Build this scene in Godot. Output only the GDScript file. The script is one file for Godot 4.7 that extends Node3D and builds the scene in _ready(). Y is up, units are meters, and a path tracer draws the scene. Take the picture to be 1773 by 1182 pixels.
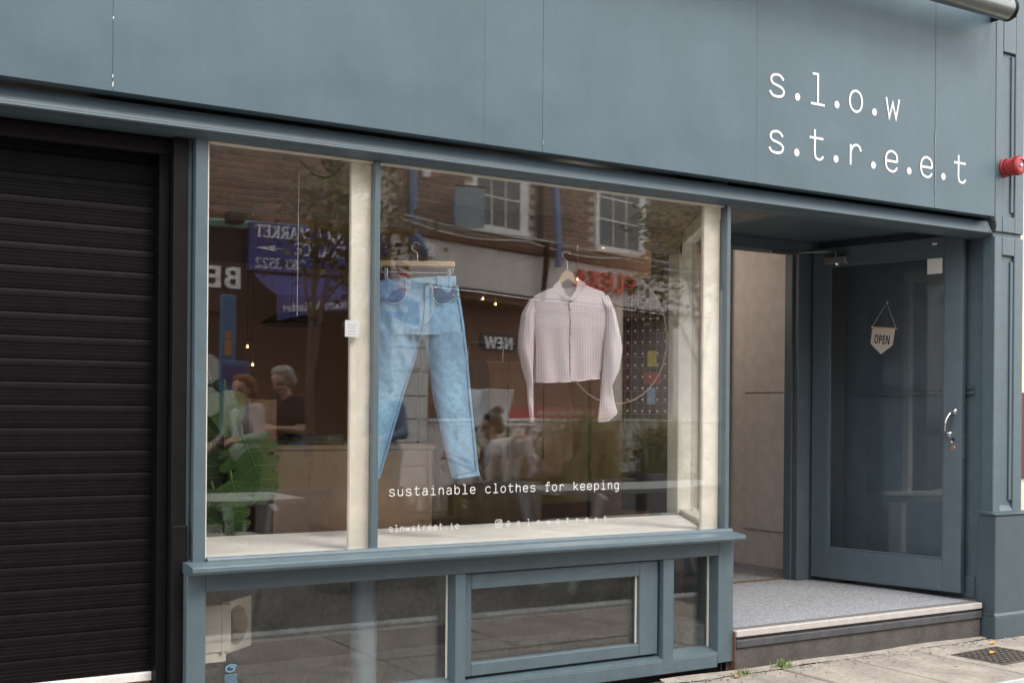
extends Node3D

# ------------------------------------------------------------------ mesh builder
class M:
	var v := PackedVector3Array()
	var n := PackedVector3Array()
	var uv := PackedVector2Array()
	var xf := Transform3D()

	func tri(a: Vector3, b: Vector3, c: Vector3, na: Vector3, nb: Vector3, nc: Vector3, ua := Vector2.ZERO, ub := Vector2.ZERO, uc := Vector2.ZERO) -> void:
		if ((b - a).cross(c - a).dot(na + nb + nc) > 0.0) == (xf.basis.determinant() > 0.0):
			var t := b; b = c; c = t
			t = nb; nb = nc; nc = t
			var w := ub; ub = uc; uc = w
		v.append(xf * a); v.append(xf * b); v.append(xf * c)
		n.append((xf.basis * na).normalized()); n.append((xf.basis * nb).normalized()); n.append((xf.basis * nc).normalized())
		uv.append(ua); uv.append(ub); uv.append(uc)

	func quad(a: Vector3, b: Vector3, c: Vector3, d: Vector3, nn: Vector3) -> void:
		tri(a, b, c, nn, nn, nn, Vector2(0, 1), Vector2(1, 1), Vector2(1, 0))
		tri(a, c, d, nn, nn, nn, Vector2(0, 1), Vector2(1, 0), Vector2(0, 0))

	# a box with chamfered edges
	func box(lo: Vector3, hi: Vector3, bev := 0.003) -> M:
		var e := minf(bev, 0.45 * minf(hi.x - lo.x, minf(hi.y - lo.y, hi.z - lo.z)))
		var ctr := (lo + hi) * 0.5
		var hf := (hi - lo) * 0.5
		for ax in 3:
			var b := (ax + 1) % 3
			var c := (ax + 2) % 3
			for s in [-1.0, 1.0]:
				var nn := Vector3.ZERO
				nn[ax] = s
				var p := []
				for q in [[-1, -1], [1, -1], [1, 1], [-1, 1]]:
					var w := ctr
					w[ax] += s * hf[ax]
					w[b] += q[0] * (hf[b] - e)
					w[c] += q[1] * (hf[c] - e)
					p.append(w)
				quad(p[0], p[1], p[2], p[3], nn)
			if e <= 0.0:
				continue
			# edges that run along ax
			for s in [-1.0, 1.0]:
				for t in [-1.0, 1.0]:
					var nn := Vector3.ZERO
					nn[b] = s; nn[c] = t
					var p := []
					for q in [[-1, 0], [1, 0], [1, 1], [-1, 1]]:
						var w := ctr
						w[ax] += q[0] * (hf[ax] - e)
						w[b] += s * (hf[b] - (e if q[1] == 1 else 0.0))
						w[c] += t * (hf[c] - (0.0 if q[1] == 1 else e))
						p.append(w)
					quad(p[0], p[1], p[2], p[3], nn.normalized())
		if e > 0.0:
			for sx in [-1.0, 1.0]:
				for sy in [-1.0, 1.0]:
					for sz in [-1.0, 1.0]:
						var s := Vector3(sx, sy, sz)
						var k := ctr + hf * s
						var nn := s.normalized()
						tri(k - Vector3(0, sy, sz) * e, k - Vector3(sx, 0, sz) * e, k - Vector3(sx, sy, 0) * e, nn, nn, nn)
		return self

	# a polygon in the plane (o, ax, ay), extruded along ax x ay from d0 to d1
	func prism(poly: PackedVector2Array, o: Vector3, ax: Vector3, ay: Vector3, d0: float, d1: float, caps := true) -> M:
		var az := ax.cross(ay).normalized()
		var P := func(q: Vector2, d: float) -> Vector3: return o + ax * q.x + ay * q.y + az * d
		var area := 0.0
		for i in poly.size():
			var p := poly[i]
			var q := poly[(i + 1) % poly.size()]
			area += p.x * q.y - q.x * p.y
		var sg := 1.0 if area > 0 else -1.0
		for i in poly.size():
			var p := poly[i]
			var q := poly[(i + 1) % poly.size()]
			var t := (q - p).normalized() * sg
			var nn: Vector3 = (ax * t.y - ay * t.x).normalized()
			quad(P.call(p, d0), P.call(q, d0), P.call(q, d1), P.call(p, d1), nn)
		if caps:
			var ix := Geometry2D.triangulate_polygon(poly)
			for i in range(0, ix.size(), 3):
				tri(P.call(poly[ix[i]], d1), P.call(poly[ix[i + 1]], d1), P.call(poly[ix[i + 2]], d1), az, az, az)
				tri(P.call(poly[ix[i]], d0), P.call(poly[ix[i + 1]], d0), P.call(poly[ix[i + 2]], d0), -az, -az, -az)
		return self

	func tube(path: PackedVector3Array, radii, seg := 8, caps := true, flat := 1.0) -> M:
		var m := path.size()
		var up := Vector3.UP
		var t0 := (path[1] - path[0]).normalized()
		if absf(t0.dot(up)) > 0.9:
			up = Vector3.FORWARD
		var s := t0.cross(up).normalized()
		var rings := []
		var norms := []
		for i in m:
			var t: Vector3 = (path[mini(i + 1, m - 1)] - path[maxi(i - 1, 0)]).normalized()
			s = (s - t * s.dot(t)).normalized()
			var w := t.cross(s)
			var r: float = radii[i] if radii is Array else radii
			var ring := []
			var nr := []
			for k in seg:
				var a := TAU * k / seg
				ring.append(path[i] + (s * cos(a) + w * sin(a) * flat) * r)
				nr.append((s * cos(a) * flat + w * sin(a)).normalized())
			rings.append(ring); norms.append(nr)
		for i in m - 1:
			for k in seg:
				var l := (k + 1) % seg
				var ua := Vector2(float(k) / seg, float(i) / (m - 1))
				var ub := Vector2(float(k + 1) / seg, float(i) / (m - 1))
				var uc := Vector2(float(k + 1) / seg, float(i + 1) / (m - 1))
				var ud := Vector2(float(k) / seg, float(i + 1) / (m - 1))
				tri(rings[i][k], rings[i][l], rings[i + 1][l], norms[i][k], norms[i][l], norms[i + 1][l], ua, ub, uc)
				tri(rings[i][k], rings[i + 1][l], rings[i + 1][k], norms[i][k], norms[i + 1][l], norms[i + 1][k], ua, uc, ud)
		if caps:
			for e in [0, m - 1]:
				var nn: Vector3 = (path[0] - path[1]).normalized() if e == 0 else (path[m - 1] - path[m - 2]).normalized()
				for k in range(1, seg - 1):
					tri(rings[e][0], rings[e][k], rings[e][k + 1], nn, nn, nn)
		return self

	# profile of (radius, height) turned about an axis
	func lathe(prof: PackedVector2Array, o: Vector3, axis: Vector3, seg := 20) -> M:
		var s := axis.cross(Vector3.UP if absf(axis.y) < 0.9 else Vector3.RIGHT).normalized()
		var w := axis.cross(s).normalized()
		for i in prof.size() - 1:
			var a := prof[i]
			var b := prof[i + 1]
			var d := (b - a).normalized()
			for k in seg:
				var p := []
				var q := []
				for kk in [k, k + 1]:
					var an: float = TAU * kk / seg
					var dir: Vector3 = s * cos(an) + w * sin(an)
					p.append([o + dir * a.x + axis * a.y, o + dir * b.x + axis * b.y])
					q.append((dir * d.y - axis * d.x).normalized())
				tri(p[0][0], p[1][0], p[1][1], q[0], q[1], q[1])
				tri(p[0][0], p[1][1], p[0][1], q[0], q[1], q[0])
		return self

	# a smooth sheet f(u, v) -> Vector3, uv scaled by us
	func grid(f: Callable, nu: int, nv: int, us := Vector2.ONE, uvf = null) -> M:
		var P := []
		var N := []
		for j in nv + 1:
			var row := []
			for i in nu + 1:
				row.append(f.call(float(i) / nu, float(j) / nv))
			P.append(row)
		for j in nv + 1:
			var row := []
			for i in nu + 1:
				var du: Vector3 = P[j][mini(i + 1, nu)] - P[j][maxi(i - 1, 0)]
				var dv: Vector3 = P[mini(j + 1, nv)][i] - P[maxi(j - 1, 0)][i]
				var c := du.cross(dv)
				row.append(c.normalized() if c.length() > 1e-12 else Vector3.UP)
			N.append(row)
		for j in nv:
			for i in nu:
				var U := []
				for q in [[i, j], [i + 1, j], [i + 1, j + 1], [i, j + 1]]:
					U.append(uvf.call(P[q[1]][q[0]]) if uvf != null else Vector2(float(q[0]) / nu, float(q[1]) / nv) * us)
				tri(P[j][i], P[j][i + 1], P[j + 1][i + 1], N[j][i], N[j][i + 1], N[j + 1][i + 1], U[0], U[1], U[2])
				tri(P[j][i], P[j + 1][i + 1], P[j + 1][i], N[j][i], N[j + 1][i + 1], N[j + 1][i], U[0], U[2], U[3])
		return self

	func disc(c: Vector3, ax: Vector3, ay: Vector3, seg := 14) -> M:
		var nn := ax.cross(ay).normalized()
		for k in seg:
			var a := TAU * k / seg
			var b := TAU * (k + 1) / seg
			tri(c, c + ax * cos(a) + ay * sin(a), c + ax * cos(b) + ay * sin(b), nn, nn, nn)
		return self

	# a flat ribbon of width w along 2D points in the plane (o, ax, ay)
	func ribbon(pts: PackedVector2Array, w: float, o: Vector3, ax: Vector3, ay: Vector3, closed := false) -> M:
		var m := pts.size()
		var L := []
		var R := []
		for i in m:
			var a := pts[(i - 1 + m) % m] if closed or i > 0 else pts[i]
			var b := pts[(i + 1) % m] if closed or i < m - 1 else pts[i]
			var d1 := (pts[i] - a).normalized() if a != pts[i] else (b - pts[i]).normalized()
			var d2 := (b - pts[i]).normalized() if b != pts[i] else d1
			var t := (d1 + d2).normalized()
			var nn := Vector2(-t.y, t.x)
			var k := w * 0.5 / maxf(0.35, nn.dot(Vector2(-d1.y, d1.x)))
			L.append(pts[i] + nn * k); R.append(pts[i] - nn * k)
		var nz := ax.cross(ay).normalized()
		for i in (m if closed else m - 1):
			var j := (i + 1) % m
			quad(o + ax * L[i].x + ay * L[i].y, o + ax * R[i].x + ay * R[i].y, o + ax * R[j].x + ay * R[j].y, o + ax * L[j].x + ay * L[j].y, nz)
		return self

	func mesh() -> ArrayMesh:
		var a := []
		a.resize(Mesh.ARRAY_MAX)
		a[Mesh.ARRAY_VERTEX] = v
		a[Mesh.ARRAY_NORMAL] = n
		a[Mesh.ARRAY_TEX_UV] = uv
		var am := ArrayMesh.new()
		am.add_surface_from_arrays(Mesh.PRIMITIVE_TRIANGLES, a)
		return am


# ------------------------------------------------------------------ naming and grouping
var used := {}
var X := {}      # textures
var C := {}      # materials
var rng := RandomNumberGenerator.new()

func tag(o: Node, label: String, category: String, group := "") -> void:
	o.set_meta("label", label)
	o.set_meta("category", category)
	if group:
		o.set_meta("group", group)

func named(called: String) -> String:
	var k: int = used.get(called, 0)
	used[called] = k + 1
	return called if k == 0 else "%s_%03d" % [called, k]

func thing(called: String, label: String, category: String, at := Vector3.ZERO, turn := 0.0, group := "") -> Node3D:
	var o := Node3D.new()
	o.name = named(called)
	add_child(o)
	o.position = at
	o.rotation.y = turn
	tag(o, label, category, group)
	return o

func setting(called: String) -> Node3D:
	var o := Node3D.new()
	o.name = named(called)
	add_child(o)
	o.set_meta("kind", "structure")
	return o

# a part; shapes are given in world axes unless the thing is turned or local is asked for
func part(parent: Node3D, called: String, m, material: Material, local := false) -> MeshInstance3D:
	var o := MeshInstance3D.new()
	o.name = called
	o.mesh = m.mesh() if m is M else m
	o.material_override = material
	parent.add_child(o, true)
	if not local and parent.get_parent() == self and parent.rotation.y == 0.0 and not parent is MeshInstance3D:
		o.position = -parent.position
	return o

func struct(called: String, m, material: Material) -> MeshInstance3D:
	var o := MeshInstance3D.new()
	o.name = named(called)
	o.mesh = m.mesh() if m is M else m
	o.material_override = material
	add_child(o)
	o.set_meta("kind", "structure")
	return o

func stuff(o: Node) -> Node:
	o.set_meta("kind", "stuff")
	return o

func V(x: float, y: float, z: float) -> Vector3:
	return Vector3(x, y, z)

func bx(x0: float, x1: float, y0: float, y1: float, z0: float, z1: float, bev := 0.003) -> M:
	return M.new().box(V(x0, y0, z0), V(x1, y1, z1), bev)

# a profile in (z, y) drawn out along x
func along_x(prof: PackedVector2Array, x0: float, x1: float) -> M:
	return M.new().prism(prof, V(0, 0, 0), V(0, 0, 1), V(0, 1, 0), -x1, -x0)

func p2(a: Array) -> PackedVector2Array:
	var r := PackedVector2Array()
	for i in range(0, a.size(), 2):
		r.append(Vector2(a[i], a[i + 1]))
	return r

func p3(a: Array) -> PackedVector3Array:
	var r := PackedVector3Array()
	for i in range(0, a.size(), 3):
		r.append(V(a[i], a[i + 1], a[i + 2]))
	return r

# Catmull-Rom through 2D points
func smooth2(a: PackedVector2Array, k := 6, closed := false) -> PackedVector2Array:
	var r := PackedVector2Array()
	var m := a.size()
	for i in (m if closed else m - 1):
		var q0 := a[(i - 1 + m) % m] if closed or i > 0 else a[0]
		var q1 := a[i]
		var q2 := a[(i + 1) % m]
		var q3 := a[(i + 2) % m] if closed or i + 2 < m else a[m - 1]
		for j in k:
			r.append(q1.cubic_interpolate(q2, q0, q3, float(j) / k))
	if not closed:
		r.append(a[m - 1])
	return r

func smooth3(a: PackedVector3Array, k := 6) -> PackedVector3Array:
	var r := PackedVector3Array()
	var m := a.size()
	for i in m - 1:
		for j in k:
			r.append(a[i].cubic_interpolate(a[i + 1], a[maxi(i - 1, 0)], a[mini(i + 2, m - 1)], float(j) / k))
	r.append(a[m - 1])
	return r

# value at y of a polyline given as (value, y) pairs with falling y
func at_y(a: PackedVector2Array, y: float) -> float:
	for i in a.size() - 1:
		if (a[i].y - y) * (a[i + 1].y - y) <= 0.0 and a[i].y != a[i + 1].y:
			var t := (a[i].y - y) / (a[i].y - a[i + 1].y)
			return a[i].x + (a[i + 1].x - a[i].x) * t
	return a[0].x if y > a[0].y else a[a.size() - 1].x

# ------------------------------------------------------------------ textures and materials
func noise_image(w: int, h: int, freq: float, oct: int, sd: int) -> Image:
	var f := FastNoiseLite.new()
	f.noise_type = FastNoiseLite.TYPE_SIMPLEX_SMOOTH
	f.frequency = freq
	f.fractal_octaves = oct
	f.seed = sd
	return f.get_seamless_image(w, h)

func paint_tex(w: int, h: int, f: Callable) -> ImageTexture:
	var im := Image.create(w, h, false, Image.FORMAT_RGB8)
	for y in h:
		for x in w:
			im.set_pixel(x, y, f.call(x, y))
	return ImageTexture.create_from_image(im)

func grey(g: float) -> Color:
	return Color(g, g, g)

func make_textures() -> void:
	var a := noise_image(256, 256, 0.012, 3, 1)
	var b := noise_image(256, 256, 0.09, 4, 2)
	var c := noise_image(256, 64, 0.06, 2, 3)
	c.resize(256, 256)
	# brushed paint: broad patches, upright roller streaks and a fine grain
	X.paint = paint_tex(256, 256, func(x: int, y: int):
		var st := c.get_pixel((x * 3) % 256, (y / 3) % 256).r
		return grey(0.955 + 0.07 * (a.get_pixel(x, y).r - 0.5) + 0.022 * (st - 0.5) + 0.03 * (b.get_pixel(x, y).r - 0.5)))
	# grime and scuffs for concrete, stone and asphalt
	X.stone = paint_tex(256, 256, func(x: int, y: int):
		var s := b.get_pixel(x, y).r
		var sp := 0.10 if rng.randf() < 0.06 else 0.0
		return grey(clampf(0.86 + 0.20 * (a.get_pixel(x, y).r - 0.5) + 0.16 * (s - 0.5) - sp * 0.6 + rng.randf_range(-0.035, 0.035), 0.0, 1.0)))
	X.speck = paint_tex(256, 256, func(x: int, y: int):
		return grey(clampf(0.80 + rng.randf_range(-0.17, 0.17) + 0.12 * (b.get_pixel(x, y).r - 0.5), 0.0, 1.0)))
	X.wood = paint_tex(256, 256, func(x: int, y: int):
		var w1 := c.get_pixel((y * 2) % 256, (x / 4) % 256).r
		var w2 := b.get_pixel((x / 6) % 256, y).r
		return grey(clampf(0.85 + 0.22 * (w1 - 0.5) + 0.16 * (w2 - 0.5), 0.0, 1.0)))
	# washed denim: twill threads and uneven indigo
	X.denim = paint_tex(256, 256, func(x: int, y: int):
		var tw := 0.07 if (x + y * 2) % 5 < 2 else -0.03
		var g := 0.78 + tw * 0.8 + 0.12 * (a.get_pixel(x, y).r - 0.5) + 0.14 * (b.get_pixel(x, y).r - 0.5) + rng.randf_range(-0.06, 0.06)
		return Color(clampf(g * 0.93, 0, 1), clampf(g * 0.985, 0, 1), clampf(0.12 + g * 0.89, 0, 1)))
	# trouser legs: the wash has taken most dye off the front of the thighs (u runs round the leg, v down it)
	X.denim_leg = paint_tex(256, 256, func(x: int, y: int):
		var du := (x / 256.0 - 0.25) / 0.115
		var dv := (y / 256.0 - 0.50) / 0.36
		var worn := exp(-du * du - dv * dv * 0.8) * (0.75 + 0.9 * (b.get_pixel(x, y).r - 0.35))
		var tw := 0.05 if (x + y * 2) % 5 < 2 else -0.02
		var g := 0.70 + tw + 0.22 * worn + 0.10 * (a.get_pixel(x, y).r - 0.5) + 0.09 * (b.get_pixel((x * 2) % 256, (y * 2) % 256).r - 0.5) + rng.randf_range(-0.05, 0.05)
		return Color(clampf(g * 0.92, 0, 1), clampf(g * 0.985, 0, 1), clampf(0.14 + g * 0.88, 0, 1)))
	# white cloth woven with rows of black and red dashes
	X.weave = paint_tex(96, 64, func(x: int, y: int):
		var row: int = y / 16
		var yy: int = y % 16
		var xx: int = x % 12
		if yy < 7 and xx < 7:
			return Color(0.12, 0.10, 0.13) if row % 2 == 0 else Color(0.42, 0.14, 0.19)
		if yy >= 7 and yy < 9 and xx < 7:
			return Color(0.88, 0.74, 0.75)
		return Color(0.93, 0.90, 0.89))
	var hb := noise_image(256, 256, 0.05, 4, 9)
	X.rough_bump = ImageTexture.create_from_image(hb)
	X.wave = ImageTexture.create_from_image(noise_image(256, 256, 0.008, 2, 12))
	X.speck_bump = ImageTexture.create_from_image(noise_image(256, 256, 0.3, 2, 14))

func mat(called: String, r: float, g: float, b: float, rough := 0.6, tex = null, scale := 1.0, bump = null, height := 0.0) -> StandardMaterial3D:
	var m := StandardMaterial3D.new()
	m.resource_name = called
	m.albedo_color = Color(r, g, b).linear_to_srgb()
	m.roughness = rough
	if tex != null or bump != null:
		m.uv1_triplanar = true
		m.uv1_world_triplanar = true
		m.uv1_scale = Vector3.ONE * scale
	if tex != null:
		m.albedo_texture = tex
	if bump != null:
		m.heightmap_enabled = true
		m.heightmap_texture = bump
		m.heightmap_scale = height
	C[called] = m
	return m

func make_materials() -> void:
	mat("blue_paint", 0.0755, 0.1205, 0.1514, 0.5, X.paint, 0.55, X.wave, 0.35)
	mat("blue_trim", 0.08357, 0.1215, 0.1465, 0.42, X.paint, 2.2, X.rough_bump, 0.04)
	mat("door_paint", 0.09408, 0.13, 0.1542, 0.4, X.paint, 2.0, X.rough_bump, 0.03)
	mat("lobby_paint", 0.09408, 0.1319, 0.1579, 0.45, X.paint, 1.6, X.rough_bump, 0.03)
	mat("filler", 0.2016, 0.258, 0.297, 0.6, X.paint, 2.0)
	mat("soffit_paint", 0.0798, 0.1101, 0.135, 0.6, X.paint, 1.6)
	mat("base_paint", 0.05491, 0.08055, 0.09759, 0.45, X.paint, 1.6, X.rough_bump, 0.03)
	mat("jamb_paint", 0.08778, 0.1167, 0.135, 0.5, X.paint, 1.6)
	mat("platform_paint", 0.93, 0.915, 0.87, 0.45, X.paint, 1.5)
	mat("display_ceiling", 0.17, 0.155, 0.135, 0.8, X.paint, 1.5)
	mat("cream_paint", 0.81, 0.7654, 0.6688, 0.5, X.paint, 2.5, X.rough_bump, 0.03)
	mat("aged_cream", 0.66, 0.64, 0.56, 0.6, X.paint, 2.5, X.rough_bump, 0.08)
	mat("white_paint", 0.80, 0.79, 0.77, 0.5, X.paint, 2.0)
	mat("letter_white", 0.86, 0.85, 0.82, 0.5)
	mat("vinyl_white", 0.86, 0.86, 0.85, 0.5)
	mat("black_metal", 0.0062, 0.005456, 0.0062, 0.5, X.stone, 3.0, X.rough_bump, 0.02)
	mat("black_trim", 0.00744, 0.00648, 0.00696, 0.55, X.stone, 2.5, X.rough_bump, 0.03)
	C.black_metal.metallic_specular = 0.22
	C.black_trim.metallic_specular = 0.3
	mat("black", 0.012, 0.012, 0.013, 0.5)
	mat("rail_white", 0.78, 0.76, 0.73, 0.5, X.paint, 3.0)
	mat("hall_cream", 0.6808, 0.6302, 0.6113, 0.6, X.paint, 2.0)
	mat("carpet", 0.396, 0.414, 0.4554, 0.95, X.speck, 0.75, X.speck_bump, 0.3)
	mat("carpet_edge", 0.20, 0.205, 0.21, 0.9, X.speck, 3.0)
	mat("threshold", 0.4628, 0.4272, 0.4139, 0.45, X.paint, 2.5)
	mat("step_paint", 0.07565, 0.07743, 0.08722, 0.55, X.stone, 2.5, X.rough_bump, 0.06)
	mat("step_stone", 0.09345, 0.08455, 0.07832, 0.9, X.stone, 1.7, X.rough_bump, 0.12)
	mat("paving", 0.356, 0.3142, 0.2777, 0.9, X.stone, 0.8, X.rough_bump, 0.12)
	mat("paving_b", 0.3337, 0.2964, 0.2652, 0.9, X.stone, 1.0, X.rough_bump, 0.12)
	mat("joint", 0.13, 0.12, 0.105, 1.0, X.stone, 4.0)
	mat("cement", 0.3738, 0.3337, 0.2937, 1.0, X.stone, 1.2, X.speck_bump, 0.35)
	mat("kerb_stone", 0.42, 0.43, 0.43, 0.85, X.stone, 1.5)
	mat("asphalt", 0.085, 0.075, 0.066, 0.95, X.stone, 1.0, X.speck_bump, 0.3)
	mat("iron", 0.085, 0.068, 0.060, 0.7, X.stone, 4.0)
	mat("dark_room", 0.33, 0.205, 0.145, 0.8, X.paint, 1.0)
	mat("floor_wood", 0.11, 0.075, 0.055, 0.6, X.wood, 1.5)
	mat("grey_room", 0.594, 0.6382, 0.6198, 0.9, X.stone, 1.0)
	mat("counter_wood", 0.17, 0.105, 0.068, 0.6, X.paint, 1.8)
	mat("kraft", 0.33, 0.20, 0.115, 0.8, X.speck, 3.0)
	mat("hanger_wood", 0.62, 0.44, 0.26, 0.5, X.wood, 5.0)
	mat("hoop_wood", 0.18, 0.145, 0.11, 0.5)
	mat("brick", 0.30, 0.155, 0.10, 0.9, X.stone, 3.0)
	C.brick.vertex_color_use_as_albedo = true
	mat("mortar", 0.66, 0.55, 0.46, 0.95, X.stone, 3.0)
	mat("brick_wall", 0.20, 0.12, 0.082, 0.95, X.stone, 1.0)
	mat("render_grey", 0.74, 0.68, 0.64, 0.9, X.paint, 0.8)
	mat("market_black", 0.03, 0.024, 0.022, 0.6, X.paint, 1.5)
	mat("market_blue", 0.0544, 0.0608, 0.24, 0.6, X.paint, 1.2)
	mat("post_blue", 0.05, 0.19, 0.38, 0.5, X.paint, 1.2)
	mat("pipe_blue", 0.10, 0.17, 0.36, 0.5, X.paint, 2.0)
	mat("sign_red", 0.58, 0.05, 0.04, 0.45)
	mat("strip_red", 0.40, 0.04, 0.05, 0.5)
	mat("market_green", 0.22, 0.42, 0.36, 0.6, X.paint, 1.5)
	mat("chrome", 0.72, 0.72, 0.73, 0.16)
	C.chrome.metallic = 1.0
	mat("steel", 0.36, 0.36, 0.37, 0.35)
	C.steel.metallic = 0.9
	mat("brass", 0.55, 0.36, 0.12, 0.3)
	C.brass.metallic = 0.9
	mat("copper", 0.42, 0.22, 0.14, 0.4)
	C.copper.metallic = 0.8
	mat("roller_metal", 0.20, 0.21, 0.21, 0.28, X.paint, 3.0)
	C.roller_metal.metallic = 0.55
	mat("alarm_red", 0.345, 0.03375, 0.0375, 0.35)
	mat("canvas", 0.7392, 0.6612, 0.5664, 0.9, X.speck, 6.0)
	mat("paper", 0.80, 0.80, 0.80, 0.8)
	mat("notice_paper", 0.55, 0.56, 0.58, 0.8)
	mat("print_grey", 0.30, 0.30, 0.30, 0.8)
	mat("plastic_grey", 0.50, 0.50, 0.50, 0.4)
	mat("duct_white", 0.825, 0.7875, 0.7, 0.6, X.paint, 3.0)
	mat("column_blue", 0.20, 0.265, 0.31, 0.45, X.paint, 2.0)
	mat("leaf_green", 0.0221, 0.06375, 0.0068, 0.38)
	mat("leaf_light", 0.05525, 0.104, 0.0078, 0.38)
	mat("leaf_deep", 0.017, 0.048, 0.010, 0.35)
	for k in ["leaf_green", "leaf_light", "leaf_deep"]:
		C[k].backlight_enabled = true
		C[k].roughness = 0.55
		C[k].metallic_specular = 0.32
		C[k].backlight = Color(0.25, 0.32, 0.08)
		C[k].albedo_texture = X.paint
		C[k].uv1_triplanar = true
		C[k].uv1_scale = Vector3.ONE * 6.0
	mat("leaf_vein", 0.055, 0.12, 0.02, 0.5)
	mat("stem", 0.10, 0.17, 0.04, 0.5)
	mat("bark", 0.16, 0.12, 0.085, 0.9, X.stone, 5.0)
	mat("tree_leaf", 0.15, 0.13, 0.025, 0.6)
	C.tree_leaf.vertex_color_use_as_albedo = true
	C.tree_leaf.backlight_enabled = true
	C.tree_leaf.backlight = Color(0.3, 0.35, 0.08)
	mat("straw", 0.338, 0.26, 0.117, 0.8)
	C.straw.vertex_color_use_as_albedo = true
	mat("grass", 0.105, 0.154, 0.032, 0.7)
	mat("wild_grass", 0.27, 0.252, 0.09, 0.8)
	mat("planter_grey", 0.26, 0.25, 0.24, 0.8, X.stone, 1.5)
	mat("soil", 0.03, 0.022, 0.016, 1.0, X.stone, 3.0)
	mat("bench_grey", 0.48, 0.49, 0.48, 0.7, X.wood, 1.5)
	mat("skin", 0.56, 0.34, 0.25, 0.5)
	mat("hair_ginger", 0.20, 0.065, 0.03, 0.5)
	mat("hair_grey", 0.34, 0.31, 0.28, 0.6)
	mat("hair_dark", 0.03, 0.02, 0.016, 0.5)
	mat("eye_dark", 0.02, 0.015, 0.012, 0.3)
	mat("lip", 0.40, 0.15, 0.13, 0.5)
	mat("cloth_white", 0.74, 0.73, 0.72, 0.9)
	mat("cloth_lilac", 0.36, 0.34, 0.36, 0.9)
	mat("cloth_black", 0.016, 0.016, 0.019, 0.9)
	mat("cloth_denim", 0.16, 0.26, 0.40, 0.9)
	mat("cloth_maroon", 0.13, 0.035, 0.035, 0.9)
	mat("cloth_tan", 0.24, 0.14, 0.09, 0.9)
	mat("statue_white", 0.80, 0.79, 0.76, 0.7, X.stone, 4.0)
	mat("statue_band", 0.45, 0.20, 0.10, 0.7)
	mat("glaze_dark", 0.025, 0.027, 0.03, 0.12)
	mat("yellow_card", 0.62, 0.50, 0.03, 0.6)
	mat("blue_card", 0.28, 0.45, 0.62, 0.6)
	mat("neighbour_cream", 0.72, 0.70, 0.56, 0.7, X.paint, 1.0)
	mat("neighbour_green", 0.04, 0.22, 0.12, 0.5)
	mat("neighbour_red", 0.099, 0.0135, 0.01575, 0.5)
	mat("autumn_leaf", 0.50, 0.24, 0.06, 0.7)
	mat("sticker_blue", 0.12, 0.25, 0.363, 0.6)
	# denim and the woven cloth follow the garment, not the world
	var d := mat("denim", 0.342, 0.5639, 0.7182, 0.85)
	d.albedo_texture = X.denim
	d.uv1_scale = Vector3(3, 3, 1)
	var d2 := mat("denim_dark", 0.17, 0.26, 0.38, 0.85)
	d2.albedo_texture = X.denim
	d2.uv1_scale = Vector3(3, 3, 1)
	var d3 := mat("denim_leg", 0.3562, 0.574, 0.7182, 0.85)
	d3.albedo_texture = X.denim_leg
	mat("stitch", 0.52, 0.60, 0.68, 0.8)
	mat("seam_dark", 0.10, 0.17, 0.27, 0.85)
	var w := mat("weave", 0.7437, 0.7603, 0.8193, 0.85)
	w.albedo_texture = X.weave
	w.uv1_scale = Vector3(1, 1, 1)
	mat("weave_edge", 0.50, 0.36, 0.37, 0.85)
	mat("button", 0.20, 0.14, 0.13, 0.3)
	# window glass: a smooth clear pane
	var g := StandardMaterial3D.new()
	g.resource_name = "glass"
	g.transparency = BaseMaterial3D.TRANSPARENCY_ALPHA
	g.albedo_color = Color(1, 1, 1, 0.0)
	g.roughness = 0.0
	g.metallic_specular = 0.5
	g.heightmap_enabled = true
	g.heightmap_texture = X.wave
	g.heightmap_scale = 0.02
	g.uv1_triplanar = true
	g.uv1_world_triplanar = true
	g.uv1_scale = Vector3.ONE * 0.5
	C.glass = g
	var em := StandardMaterial3D.new()
	em.resource_name = "bulb_glow"
	em.albedo_color = Color(1, 0.8, 0.5)
	em.emission_enabled = true
	em.emission = Color(1.0, 0.78, 0.48)
	em.emission_energy_multiplier = 4.0
	C.bulb = em

# ------------------------------------------------------------------ a light stroke alphabet
# x height 1, letter width about 0.9; each glyph is a list of [points, closed, curved]
var G := {}

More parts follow.
